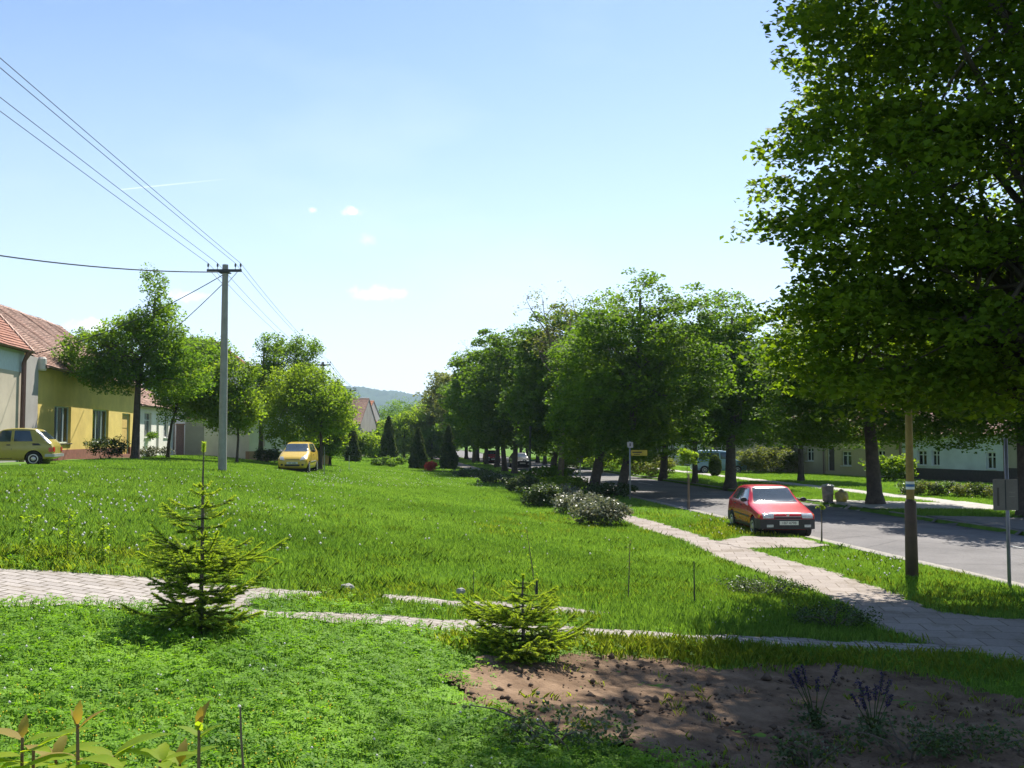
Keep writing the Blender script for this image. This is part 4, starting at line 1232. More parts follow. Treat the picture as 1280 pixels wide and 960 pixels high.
def hatchback(name, label, col, loc, rz, detail=True, plate='1B7 4798', group=None):
    W = .81
    st = [(.02, .32, .60, .45, .70, .60, .72, .62, .60), (.10, .24, .68, .45, .77, .66, .76, .69, .62), (.35, .20, .72, .46, .80, .72, .785, .745, .66), (.75, .18, .74, .48, .81, .80, .79, .825, .68), (1.12, .18, .75, .50, .815, .88, .79, .905, .68),
          (1.28, .18, .75, .52, .815, .91, .79, .98, .66), (1.78, .18, .75, .52, .815, .92, .79, 1.34, .56), (2.05, .18, .75, .52, .815, .93, .79, 1.375, .57), (2.6, .18, .75, .52, .815, .94, .785, 1.37, .57),
          (3.1, .18, .75, .52, .81, .945, .775, 1.33, .55), (3.3, .19, .74, .52, .80, .95, .765, 1.28, .54), (3.62, .24, .72, .52, .79, .93, .75, 1.0, .62), (3.76, .28, .68, .52, .76, .86, .72, .90, .60), (3.81, .34, .62, .52, .70, .76, .66, .80, .56)]
    c = Car(name, label, col, st, loc, rz, group=group)
    c.arches((.72, 3.10), .335, W)
    c.finish()
    wheels = [c.wheel(x, sg, W, .285, M_CHROME) for x in (.72, 3.10) for sg in (-1, 1)]
    # dark wheel wells
    for x in (.72, 3.10):
        MB().lathe([(.33, -.62), (.33, .62)], 'y', (x, 0, .30), 20).build('wheel_well', M_BLACK, c.root)
    # glass
    ws = c.panel('windshield', 'front', ((-.63, .945), (.63, .945), (.52, 1.315), (-.52, 1.315)), M_GLASS, n=12)
    c.panel('rear_window', 'rear', ((-.58, 1.02), (.58, 1.02), (.49, 1.27), (-.49, 1.27)), M_GLASS)
    for v in ('side', 'side2'):
        c.panel('side_window', v, ((1.42, .955), (2.12, .955), (2.12, 1.29), (1.80, 1.29)), M_GLASS)
        c.panel('side_window', v, ((2.17, .955), (2.80, .955), (2.75, 1.29), (2.17, 1.29)), M_GLASS)
        c.panel('side_window', v, ((2.86, .965), (3.20, .975), (3.10, 1.24), (2.82, 1.28)), M_GLASS)
        c.panel('sill_trim', v, ((.98, .24), (2.80, .24), (2.80, .34), (.98, .34)), M_BLACK, off=.008)
        mb = seam(c, 'x', v, [(1.32, .93), (1.28, .36), (2.14, .36), (2.145, 1.30)], M_BLACK)
        mb2 = seam(c, 'x', v, [(2.145, .36), (2.85, .40), (2.84, .95)], M_BLACK); mb.add(mb2.v, mb2.f)
        mb.build('door_seam', M_BLACK, c.root)
        c.panel('side_moulding', v, ((1.08, .52), (2.72, .54), (2.72, .575), (1.08, .56)), M_BLACK, off=.012)
        c.panel('door_handle', v, ((1.93, .80), (2.07, .80), (2.07, .83), (1.93, .83)), M_BLACK, off=.022, n=2)
        c.panel('door_handle', v, ((2.62, .81), (2.76, .81), (2.76, .84), (2.62, .84)), M_BLACK, off=.022, n=2)
    for sg in (-1, 1): c.mirror_piece(sg, 1.38, 1.0, .76, M_BLACK)
    # bumper wraps
    def bump(xf, sgn):
        b = MB(); pr = []
        for y, x in ((-.80, .62), (-.805, .30), (-.76, .06), (-.60, -.045), (0, -.075), (.60, -.045), (.76, .06), (.805, .30), (.80, .62)):
            pr.append((xf + sgn * x, y))
        for (x, y) in pr:
            b.v += [(x, y, .27), (x, y, .54), (x + sgn * .09, y * .93, .54), (x + sgn * .09, y * .93, .27)]
        for i in range(len(pr) - 1):
            for k in range(4):
                b.f.append((i * 4 + k, i * 4 + (k + 1) % 4, i * 4 + 4 + (k + 1) % 4, i * 4 + 4 + k))
        b.f += [(0, 1, 2, 3), tuple(len(b.v) - 4 + k for k in range(4))]
        return b
    bf = bump(0, 1).build('bumper', M_BLACK, c.root)
    bump(3.83, -1).build('bumper', M_BLACK, c.root)
    MB().box(-.09, -.074, -.26, .26, .39, .50).build('number_plate', M_WHITEP, c.root)
    if plate:
        text_part(plate, .105, M_BLACK, c.root, (-.0915, 0, .443), (R(90), 0, R(-90)), 'plate_lettering')
    for y in (-.52, .52):
        MB().box(-.075, -.045, y - .09, y + .09, .33, .40).build('fog_lamp', M_LAMP, c.root)
    for sg in (-1, 1):
        c.panel('headlight', 'front', ((sg * .40, .565), (sg * .69, .565), (sg * .69, .69), (sg * .38, .69)), M_LAMP, off=.014, n=5)
        c.panel('rear_light', 'rear', ((sg * .45, .60), (sg * .68, .60), (sg * .68, .78), (sg * .45, .78)), M_RED_LAMP, off=.012, n=4)
        c.panel('front_indicator', 'side' if sg < 0 else 'side2', ((.10, .58), (.22, .58), (.22, .67), (.10, .67)), mat('amber', (.6, .25, .03), rough=.2), off=.008, n=3)
    c.panel('grille', 'front', ((-.36, .555), (.36, .555), (.36, .60), (-.36, .60)), M_BLACK, off=.006)
    c.panel('chrome_strip', 'front', ((-.38, .605), (.38, .605), (.38, .616), (-.38, .616)), M_CHROME, off=.014)
    MB().lathe([(.035, 0), (.035, .01)], 'x', (-.0, 0, .655), 14).build('badge', M_CHROME, c.root)
    for y0 in (-.05, .35):
        MB().tube([(1.17, y0, .935), (1.22, y0 - .3, .965), (1.25, y0 - .52, .985)], .009, 5).build('wiper', M_BLACK, c.root)
    MB().box(1.75, 1.84, -.42, -.26, 1.02, 1.16)
    return c
P_RED = paint('red_paint', (0.42, 0.010, 0.022))
P_GOLD = paint('gold_paint', (0.52, 0.36, 0.055))
P_OCHRE = paint('ochre_paint', (0.33, 0.27, 0.055))
P_BLUE = paint('pale_blue_paint', (0.20, 0.33, 0.42))
P_DARK = paint('dark_paint', (0.03, 0.035, 0.045))
# facing the camera: local +x (rearwards) must point to +Y
hatchback('hatchback_car', 'red hatchback parked half on the verge with its front towards the camera', P_RED, (7.62, 27.75, .035), R(91.5))
hatchback('hatchback_car', 'distant dark car seen between the straight lime trunks', P_DARK, (gp(645, 92).x + .6, 92, -.01), R(98), plate=None)
hatchback('hatchback_car', 'tiny distant red car far along the road', P_RED, (gp(617, 108).x, 108, -.01), R(98), plate=None)

def city_car():
    W = .735
    st = [(.02, .30, .52, .42, .62, .58, .60, .62, .44), (.14, .22, .62, .45, .70, .66, .69, .74, .52), (.45, .18, .67, .48, .735, .80, .70, .88, .56), (.80, .17, .68, .50, .745, .92, .71, .985, .58),
          (.95, .17, .68, .50, .745, .96, .71, 1.05, .58), (1.45, .17, .68, .52, .745, .98, .71, 1.40, .51), (1.75, .17, .68, .52, .745, .985, .71, 1.465, .52), (2.4, .17, .68, .52, .745, 1.0, .71, 1.475, .52),
          (3.0, .18, .68, .52, .74, 1.01, .70, 1.42, .51), (3.25, .20, .66, .52, .73, 1.0, .69, 1.30, .50), (3.42, .24, .62, .52, .70, .96, .66, 1.04, .52), (3.49, .32, .56, .5, .64, .80, .60, .86, .48)]
    c = Car('city_car', 'small gold yellow city car parked on the grass under a tree', P_GOLD, st, (gp(367, 48).x, 47.8, Hf(-10.5, 49) - .04), R(92))
    c.arches((.60, 2.94), .31, W); c.finish()
    for x in (.60, 2.94):
        for sg in (-1, 1): c.wheel(x, sg, W, .265, M_CHROME)
        MB().lathe([(.305, -.56), (.305, .56)], 'y', (x, 0, .28), 20).build('wheel_well', M_BLACK, c.root)
    c.panel('windshield', 'front', ((-.60, 1.02), (.60, 1.02), (.49, 1.39), (-.49, 1.39)), M_GLASS, n=12)
    c.panel('rear_window', 'rear', ((-.52, 1.05), (.52, 1.05), (.46, 1.33), (-.46, 1.33)), M_GLASS)
    for v in ('side', 'side2'):
        c.panel('side_window', v, ((1.20, 1.01), (1.98, 1.02), (1.98, 1.39), (1.56, 1.38)), M_GLASS)
        c.panel('side_window', v, ((2.05, 1.02), (2.75, 1.03), (2.72, 1.38), (2.05, 1.39)), M_GLASS)
        mb = seam(c, 'x', v, [(1.08, .96), (1.06, .32), (2.01, .32), (2.015, 1.40)], M_BLACK)
        mb2 = seam(c, 'x', v, [(2.01, .32), (2.62, .42), (2.78, .95)], M_BLACK); mb.add(mb2.v, mb2.f); mb.build('door_seam', M_BLACK, c.root)
        c.panel('side_moulding', v, ((1.0, .50), (2.55, .52), (2.55, .56), (1.0, .545)), M_GALV, off=.012)
        c.panel('door_handle', v, ((1.80, .83), (1.93, .83), (1.93, .86), (1.80, .86)), M_BLACK, off=.02, n=2)
    for sg in (-1, 1):
        c.mirror_piece(sg, 1.22, 1.04, .70, M_CHROME if sg > 0 else M_BLACK)
        c.panel('headlight', 'front', ((sg * .36, .60), (sg * .58, .63), (sg * .62, .78), (sg * .44, .76)), M_LAMP, off=.03, n=6)
        c.panel('fog_lamp', 'front', ((sg * .44, .36), (sg * .54, .36), (sg * .54, .44), (sg * .44, .44)), M_BLACK, off=.01, n=3)
    c.panel('grille', 'front', ((-.34, .33), (.34, .33), (.37, .42), (-.37, .42)), M_BLACK, off=.01)
    c.panel('hood_line', 'front', ((-.33, .655), (.33, .655), (.33, .672), (-.33, .672)), M_BLACK, off=.005)
    c.panel('number_plate', 'front', ((-.26, .43), (.26, .43), (.26, .535), (-.26, .535)), M_WHITEP, off=.03, n=2)
    text_part('1B9 2386', .1, M_BLACK, c.root, (-.055, 0, .482), (R(90), 0, R(-90)), 'plate_lettering')
    MB().tube([(1.6, 0, 1.46), (1.85, .02, 1.80)], .006, 4).build('aerial', M_BLACK, c.root)
city_car()

def fastback():
    W = .69
    st = [(.02, .32, .54, .42, .62, .62, .62, .66, .50), (.12, .24, .62, .45, .67, .68, .67, .72, .56), (.60, .20, .64, .48, .685, .74, .675, .78, .58), (.95, .19, .65, .48, .69, .78, .68, .83, .58),
          (1.35, .19, .65, .50, .69, .80, .68, 1.25, .50), (1.55, .19, .65, .50, .69, .81, .68, 1.30, .50), (2.1, .19, .65, .50, .69, .82, .68, 1.31, .50), (2.45, .20, .65, .50, .69, .825, .675, 1.27, .50),
          (2.78, .22, .64, .50, .68, .82, .665, .98, .53), (2.96, .26, .62, .48, .66, .76, .645, .82, .52), (3.03, .30, .60, .46, .64, .62, .62, .68, .52)]
    x0 = gp(72, 35.0)
    c = Car('compact_car', 'ochre green boxy compact car cut by the left edge, its rear pointing right', P_OCHRE, st, (x0.x - 3.0 * math.cos(R(11)), 35.0 - 3.0 * math.sin(R(11)), Hf(x0.x - 1.5, 35.2) - .03), R(11))
    c.arches((.58, 2.42), .30, W); c.finish()
    for x in (.58, 2.42):
        for sg in (-1, 1): c.wheel(x, sg, W, .26, M_CHROME)
        MB().lathe([(.29, -.54), (.29, .54)], 'y', (x, 0, .28), 20).build('wheel_well', M_BLACK, c.root)
    c.panel('windshield', 'front', ((-.56, .86), (.56, .86), (.47, 1.22), (-.47, 1.22)), M_GLASS)
    c.panel('rear_window', 'rear', ((-.48, .93), (.48, .93), (.44, 1.20), (-.44, 1.20)), M_GLASS)
    for v in ('side', 'side2'):
        c.panel('side_window', v, ((1.10, .85), (1.68, .85), (1.68, 1.22), (1.38, 1.22)), M_GLASS)
        c.panel('side_window', v, ((1.78, .855), (2.38, .86), (2.26, 1.22), (1.78, 1.23)), M_GLASS)
        mb = seam(c, 'x', v, [(.98, .80), (.94, .28), (1.72, .28), (1.73, 1.25)], M_BLACK); mb.build('door_seam', M_BLACK, c.root)
        c.panel('air_vent', v, ((2.38, .72), (2.66, .72), (2.58, .79), (2.38, .79)), M_BLACK, off=.008, n=4)
        c.panel('door_handle', v, ((1.56, .72), (1.68, .72), (1.68, .75), (1.56, .75)), M_BLACK, off=.02, n=2)
        c.panel('quarter_trim', v, ((2.42, 1.24), (2.50, 1.24), (2.95, .80), (2.86, .80)), M_CHROME, off=.006, n=4)
    for sg in (-1, 1):
        c.panel('rear_light', 'rear', ((sg * .42, .50), (sg * .60, .50), (sg * .60, .66), (sg * .42, .66)), M_RED_LAMP, off=.02, n=3)
        MB().box(2.90, 3.02, sg * .655 - .004 if sg > 0 else -.668, .668 if sg > 0 else -.655 + .004, .50, .64).build('rear_light', M_RED_LAMP, c.root)
        c.panel('headlight', 'front', ((sg * .36, .48), (sg * .56, .48), (sg * .56, .62), (sg * .36, .62)), M_LAMP, off=.01, n=3)
    for x in (3.0, -.03):
        MB().box(x, x + .09, -.66, .66, .33, .43).build('bumper', M_GALV, c.root)
    for y in (-.66, .58): MB().box(2.78, 3.0, y, y + .08, .33, .43).build('bumper_end', M_GALV, c.root)
fastback()

def blue_van():
    W = .85
    st = [(.02, .32, .6, .45, .72, .60, .72, .64, .5), (.15, .24, .7, .48, .82, .74, .80, .80, .6), (.55, .2, .76, .5, .86, .92, .83, .98, .66), (.85, .2, .78, .5, .86, 1.0, .83, 1.06, .68), (1.5, .2, .78, .52, .86, 1.06, .83, 1.66, .64),
          (1.9, .2, .78, .52, .86, 1.08, .83, 1.76, .66), (3.0, .2, .78, .52, .86, 1.08, .83, 1.80, .66), (3.9, .22, .77, .52, .86, 1.08, .82, 1.74, .64), (4.08, .28, .74, .5, .82, 1.0, .80, 1.6, .60)]
    p = gp(930, 77)
    c = Car('family_van', 'light blue family van parked behind a trunk on the far side, nose right', P_BLUE, st, (p.x, p.y, p.z - .05), R(184))
    c.arches((.8, 3.35), .34, W); c.finish()
    for x in (.8, 3.35):
        for sg in (-1, 1): c.wheel(x, sg, W, .30, M_CHROME)
        MB().lathe([(.33, -.62), (.33, .62)], 'y', (x, 0, .3), 16).build('wheel_well', M_BLACK, c.root)
    for v in ('side', 'side2'):
        c.panel('side_window', v, ((1.25, 1.10), (2.1, 1.12), (2.1, 1.6), (1.62, 1.6)), M_GLASS)
        c.panel('side_window', v, ((2.2, 1.12), (3.75, 1.12), (3.7, 1.6), (2.2, 1.6)), M_GLASS)
    c.panel('windshield', 'front', ((-.66, 1.12), (.66, 1.12), (.58, 1.6), (-.58, 1.6)), M_GLASS)
    for sg in (-1, 1):
        c.panel('headlight', 'front', ((sg * .45, .62), (sg * .7, .62), (sg * .7, .78), (sg * .45, .78)), M_LAMP, off=.01, n=3)
        c.mirror_piece(sg, 1.3, 1.15, .8, M_BLACK)
blue_van()

# ------------------------------------------------------------------ houses
def tile_mat(name, c1, c2, mort, w_=.2, h_=.3, moss=.3):
    m = bpy.data.materials.new(name); m.use_nodes = True
    t = m.node_tree; p = t.nodes['Principled BSDF']; p.inputs['Roughness'].default_value = .85
    tc = N(t, 'ShaderNodeTexCoord')
    br = N(t, 'ShaderNodeTexBrick'); br.inputs['Color1'].default_value = (*c1, 1); br.inputs['Color2'].default_value = (*c2, 1); br.inputs['Mortar'].default_value = (*mort, 1)
    br.inputs['Scale'].default_value = 1; br.inputs['Brick Width'].default_value = w_; br.inputs['Row Height'].default_value = h_; br.inputs['Mortar Size'].default_value = .012
    L(t, tc.outputs['UV'], br.inputs['Vector'])
    no = N(t, 'ShaderNodeTexNoise'); no.inputs['Scale'].default_value = 2.4; no.inputs['Detail'].default_value = 7; no.inputs['Roughness'].default_value = .75
    L(t, tc.outputs['Object'], no.inputs['Vector'])
    mr = N(t, 'ShaderNodeMapRange'); mr.inputs['From Min'].default_value = .45; mr.inputs['From Max'].default_value = .7; mr.inputs['To Max'].default_value = moss
    L(t, no.outputs['Fac'], mr.inputs['Value'])
    mx = N(t, 'ShaderNodeMix', data_type='RGBA'); L(t, mr.outputs[0], mx.inputs['Factor']); L(t, br.outputs['Color'], mx.inputs['A']); mx.inputs['B'].default_value = (.10, .07, .05, 1)
    L(t, mx.outputs['Result'], p.inputs['Base Color'])
    bp = N(t, 'ShaderNodeBump'); bp.invert = True; bp.inputs['Strength'].default_value = .8; bp.inputs['Distance'].default_value = .02
    L(t, br.outputs['Fac'], bp.inputs['Height']); L(t, bp.outputs[0], p.inputs['Normal'])
    return m
T_OLD = tile_mat('old_roof_tiles', (0.30, 0.155, 0.11), (0.42, 0.27, 0.20), (0.07, 0.04, 0.03), .19, .17, .5)
T_RED = tile_mat('red_roof_tiles', (0.27, 0.105, 0.065), (0.36, 0.15, 0.09), (0.09, 0.03, 0.02), .2, .2, .3)
T_ORANGE = tile_mat('orange_roof_tiles', (0.45, 0.16, 0.08), (0.55, 0.24, 0.12), (0.10, 0.04, 0.02), .25, .3, .2)
M_HGLASS = None
def window_glass():
    m = bpy.data.materials.new('window_glass'); m.use_nodes = True
    t = m.node_tree; t.nodes.clear()
    o = N(t, 'ShaderNodeOutputMaterial'); g = N(t, 'ShaderNodeBsdfGlossy'); g.inputs['Roughness'].default_value = .03; g.inputs['Color'].default_value = (.8, .85, .9, 1)
    tr = N(t, 'ShaderNodeBsdfTransparent'); tr.inputs['Color'].default_value = (.75, .8, .8, 1)
    fr = N(t, 'ShaderNodeFresnel'); fr.inputs['IOR'].default_value = 1.7
    ms = N(t, 'ShaderNodeMixShader'); L(t, fr.outputs[0], ms.inputs[0]); L(t, tr.outputs[0], ms.inputs[1]); L(t, g.outputs[0], ms.inputs[2])
    L(t, ms.outputs[0], o.inputs['Surface'])
    return m
M_HGLASS = window_glass()
M_FRAME = mat('white_window_frame', (.62, .63, .62), rough=.5, var=.08)
M_FRAMEB = mat('blue_grey_window_frame', (.42, .52, .55), rough=.5, var=.1)
M_CURT = mat('lace_curtain', (.72, .74, .76), rough=.9, var=.1)
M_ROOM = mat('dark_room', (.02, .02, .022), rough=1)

def roof_slope(mb, x0, x1, ye, ze, yr, zr, course=.17, step=.03):
    """courses of tiles from the eave (ye, ze) up to the ridge (yr, zr); returns uv list"""
    Ls = math.hypot(yr - ye, zr - ze); n = max(2, int(Ls / course))
    ux, uz = (yr - ye) / Ls, (zr - ze) / Ls
    nx, nz = -uz * (1 if yr > ye else -1), abs(ux)
    ny = -uz if yr > ye else uz
    nseg = max(1, int((x1 - x0) / .6))
    for i in range(n):
        a, b = i * Ls / n, (i + 1) * Ls / n + .01
        for k in range(nseg):
            xa = x0 + (x1 - x0) * k / nseg; xb = x0 + (x1 - x0) * (k + 1) / nseg
            wob = lambda x: .018 * math.sin(x * 1.3 + 1) + .012 * math.sin(x * 3.1)
            def P(x, s, h):
                return (x, ye + ux * s + ny * h, ze + uz * s + abs(ux) * h + wob(x))
            j = random.uniform(-.004, .008)
            vs = [P(xa, a, step + j), P(xb, a, step + j), P(xb, b, .004), P(xa, b, .004), P(xa, a, 0), P(xb, a, 0)]
            mb.add(vs, [(0, 1, 2, 3), (4, 5, 1, 0)])
            mb.uvq += [(xa, a), (xb, a), (xb, b), (xa, b), (xa, a), (xb, a), (xb, a), (xa, a)]
    return mb

def house(name, label, origin, ang, length, depth, wall_h, rise, walls, roofm, openings, plinth=.5, plinthm=None, over=.4, gable_over=.05, cat='house', z0=None, gutter=True,
          sets=None, frame=None, course=.17, chimneys=(), roof_back=True, group=None, drop=1.0, upper=None):
    root = thing(name, label, cat, (origin[0], origin[1], z0 if z0 is not None else Hf(*origin)), ang, group)
    T = .3
    # facade with openings, cut as a grid of boxes
    xs = sorted(set([0, length] + [v for o in openings for v in (o[0], o[1])])); zs = sorted(set([-drop, plinth, wall_h] + [v for o in openings for v in (o[2], o[3])] + ([upper[0]] if upper else [])))
    def inside(x, z): return any(o[0] < x < o[1] and o[2] < z < o[3] for o in openings)
    wb, pb, ub = MB(), MB(), MB()
    for i in range(len(xs) - 1):
        for k in range(len(zs) - 1):
            cx, cz = (xs[i] + xs[i + 1]) / 2, (zs[k] + zs[k + 1]) / 2
            if inside(cx, cz): continue
            tgt = pb if cz < plinth else (ub if upper and cz > upper[0] else wb)
            yo = -.03 if cz < plinth else 0
            tgt.box(xs[i], xs[i + 1], yo, T, zs[k], zs[k + 1])
    wb.box(0, length, depth - T, depth, -drop, wall_h)
    for xa, xb in ((0, T), (length - T, length)):
        wb.box(xa + (.001 if xa == 0 else 0), xb - (.001 if xa else 0), T, depth - T, -drop, wall_h)
        # gable
        wb.add([(xa, 0, wall_h), (xa, depth, wall_h), (xa, depth / 2, wall_h + rise), (xb, 0, wall_h), (xb, depth, wall_h), (xb, depth / 2, wall_h + rise)],
               [(0, 1, 2), (5, 4, 3), (0, 3, 4, 1), (1, 4, 5, 2), (2, 5, 3, 0)])
    wb.build('wall', walls, root)
    pb.build('plinth', plinthm or walls, root)
    if upper: ub.build('upper_wall', upper[1], root)
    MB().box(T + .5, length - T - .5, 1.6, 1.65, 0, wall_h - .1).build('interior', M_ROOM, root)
    # roof
    rb = MB(); rb.uvq = []
    k_ = rise / (depth / 2)
    ze = wall_h - over * k_ + .06
    zr = wall_h + rise + .06
    roof_slope(rb, -gable_over, length + gable_over, -over, ze, depth / 2, zr, course)
    roof_slope(rb, -gable_over, length + gable_over, depth + over, ze, depth / 2, zr, course)
    # underside closing
    me = rb.mesh('roof'); 
    uvl = me.uv_layers.new(name='UVMap')
    # recompute uv from geometry: x along, distance up the slope
    for poly in me.polygons:
        for li in poly.loop_indices:
            v = me.vertices[me.loops[li].vertex_index].co
            s_ = math.hypot(abs(v.y - depth / 2), zr - v.z)
            uvl.data[li].uv = (v.x, s_)
    rf = link('roof', me, roofm, root)
    MB().add([(-gable_over, -over, ze - .02), (length + gable_over, -over, ze - .02), (length + gable_over, depth / 2, zr - .02), (-gable_over, depth / 2, zr - .02), (length + gable_over, depth + over, ze - .02), (-gable_over, depth + over, ze - .02),
              (-gable_over, -over, ze - .1), (length + gable_over, -over, ze - .1), (length + gable_over, depth / 2, zr - .14), (-gable_over, depth / 2, zr - .14), (length + gable_over, depth + over, ze - .1), (-gable_over, depth + over, ze - .1)],
             [(0, 1, 2, 3), (3, 2, 4, 5), (6, 9, 8, 7), (9, 11, 10, 8), (0, 6, 7, 1), (5, 4, 10, 11), (0, 3, 9, 6), (3, 5, 11, 9), (1, 7, 8, 2), (2, 8, 10, 4)]).build('roof_boarding', mat('old_boards', (.12, .09, .07), var=.3), rf)
    rt = MB(); x = -gable_over
    while x < length + gable_over - .05:
        x2 = min(x + .38, length + gable_over)
        r0 = .11; prof = [(-.15, -.07), (-.1, .03), (0, .07), (.1, .03), (.15, -.07)]
        dz = random.uniform(-.012, .012) + .018 * math.sin(x * 1.3 + 1)
        rt.add([(x, depth / 2 + a, zr + b + dz) for a, b in prof] + [(x2, depth / 2 + a * .9, zr + b * .9 + dz) for a, b in prof],
               [(i, i + 1, i + 6, i + 5) for i in range(4)] + [(0, 4, 9, 5)])
        x = x2
    rt.build('ridge_tiles', mat('ridge_tile', (.42, .28, .22), var=.4, scale=3), rf)
    for (cx, cy, w_, h_) in chimneys:
        ch = MB().box(cx - w_ / 2, cx + w_ / 2, cy - w_ / 2, cy + w_ / 2, wall_h, wall_h + rise + h_); ch.box(cx - w_ / 2 - .05, cx + w_ / 2 + .05, cy - w_ / 2 - .05, cy + w_ / 2 + .05, wall_h + rise + h_ + .002, wall_h + rise + h_ + .1)
        ch.build('chimney', mat('chimney_brick', (.3, .16, .12), var=.3, scale=8), rf)
    if gutter:
        g = MB(); 
        prof = [(-.07, 0), (-.05, -.05), (0, -.07), (.05, -.05), (.07, 0)]
        yg, zg = -over - .06, ze + .0
        g.add([(-gable_over, yg + a, zg + b) for a, b in prof] + [(length + gable_over, yg + a, zg + b) for a, b in prof], [(i, i + 1, i + 6, i + 5) for i in range(4)])
        g.tube([(length - .12, yg, zg - .05), (length - .12, -.02 - .06, zg - .4), (length - .12, -.08, .1)], .045, 8)
        g.build('gutter', mat('gutter_paint', (.16, .10, .08), rough=.5), root)
    for (x0, x1, z0_, z1, kind) in openings:
        fm = frame or M_FRAME
        if kind == 'door':
            d = MB().box(x0 + .06, x1 - .06, .14, .2, z0_, z1 - .06)
            for q in range(3):
                zz = z0_ + .15 + q * (z1 - z0_ - .3) / 3
                d.box(x0 + .18, x1 - .18, .125, .14, zz, zz + (z1 - z0_ - .3) / 3 - .12)
            dr = d.build('door', sets or mat('brown_door', (.14, .075, .04), rough=.5, var=.3), root)
            MB().box(x0 + .12, x0 + .16, .08, .12, z0_ + 1.0, z0_ + 1.15).build('handle', M_CHROME, dr)
            f = MB().box(x0, x0 + .058, .1, .24, z0_, z1); f.box(x1 - .058, x1, .1, .24, z0_, z1); f.box(x0 + .058, x1 - .058, .1, .24, z1 - .058, z1)
            f.build('door_frame', fm, root)
        else:
            w_ = .06
            f = MB().box(x0, x0 + w_, .12, .2, z0_, z1); f.box(x1 - w_, x1, .12, .2, z0_, z1); f.box(x0 + w_, x1 - w_, .12, .2, z0_, z0_ + w_); f.box(x0 + w_, x1 - w_, .12, .2, z1 - w_, z1)
            nm = 2 if kind == 'win' else 3
            for q in range(1, nm):
                xx = x0 + (x1 - x0) * q / nm; f.box(xx - .035, xx + .035, .115, .195, z0_ + w_, z1 - w_)
            if kind == 'win': f.box(x0 + w_, x1 - w_, .118, .19, z0_ + (z1 - z0_) * .68, z0_ + (z1 - z0_) * .68 + .05)
            wn = f.build('window', fm, root)
            MB().box(x0 + w_, x1 - w_, .155, .161, z0_ + w_, z1 - w_).build('pane', M_HGLASS, wn)
            c = MB(); npl = 14
            for side in (0, 1):
                for q in range(npl):
                    wd = (x1 - x0) * .44 / npl
                    xx = (x0 + w_ + q * wd) if side == 0 else (x1 - w_ - (q + 1) * wd)
                    yy = .172 + .02 * (q % 2)
                    c.add([(xx, yy, z0_), (xx + wd, .172 + .02 * ((q + 1) % 2), z0_), (xx + wd, .172 + .02 * ((q + 1) % 2), z1), (xx, yy, z1)], [(0, 1, 2, 3)])
            c.build('curtain', M_CURT, wn)
            MB().box(x0 - .06, x1 + .06, -.07, .118, z0_ - .05, z0_ - .002).build('sill', M_FRAME if kind != 'dark' else M_IRON, wn)
    return root
A_L = math.atan2(1, -.14)
LC = -14.26
def fl(Y, off=0): return (LC + off - .14 * Y, Y)
def along(Y0, px, off=0):
    """distance along the left facade line from Y0 to where it meets picture column px"""
    c = LC + off
    Y = c / ((px - 640) / F + .14)
    return (Y - Y0) * math.hypot(1, .14)
PL_YEL = mat('yellow_plaster', (.62, .47, .13), rough=.95, var=.16, scale=.8, bump=.3, bscale=50)
PL_ORA = mat('orange_plaster', (.52, .36, .10), rough=.95, var=.1, scale=1.5)
PL_GREY = mat('grey_plaster', (.33, .31, .29), rough=.95, var=.16, scale=.7, bump=.3)
PL_PBLUE = mat('pale_blue_plaster', (.46, .52, .55), rough=.95, var=.08)
PL_CREAM = mat('cream_plaster', (.42, .37, .29), rough=.95, var=.16, scale=.7)
PL_WHITE = mat('white_plaster', (.68, .65, .60), rough=.95, var=.16, scale=.7)
PL_BRICK = mat('brick_red_plinth', (.22, .085, .06), rough=.95, var=.3, scale=5)
PL_BEIGE = mat('beige_plaster', (.36, .31, .23), rough=.95, var=.16, scale=.7)
PL_DK = mat('dark_plinth', (.07, .055, .05), rough=.95, var=.2)
PL_LBLUE = mat('bluish_white_plaster', (.55, .58, .60), rough=.95, var=.16, scale=.7)
Y0 = 42.3
o0 = fl(Y0)
ax = lambda px: along(Y0, px)
z0h = 1.70
# yellow house
zz = lambda py, Y: CAM_Z - (py - 546) / F * Y - z0h
wy1 = [(ax(68), ax(89), zz(554, 46.2), zz(508, 46.2), 'dark'), (ax(116), ax(136), zz(553, 52.6), zz(512, 52.6), 'dark')]
yh_len = ax(171)
house('terraced_house', 'yellow single storey house with a weathered tiled roof behind the thick trunk', o0, A_L, yh_len, 9.0, 4.42, 3.3, PL_YEL, T_OLD, [(a, b, c, d, 'dark') for a, b, c, d, _ in wy1] + [(ax(153), ax(163), .15, 2.5, 'door')],
      plinth=.55, plinthm=PL_BRICK, z0=z0h, frame=M_FRAMEB, sets=PL_ORA, over=.45)
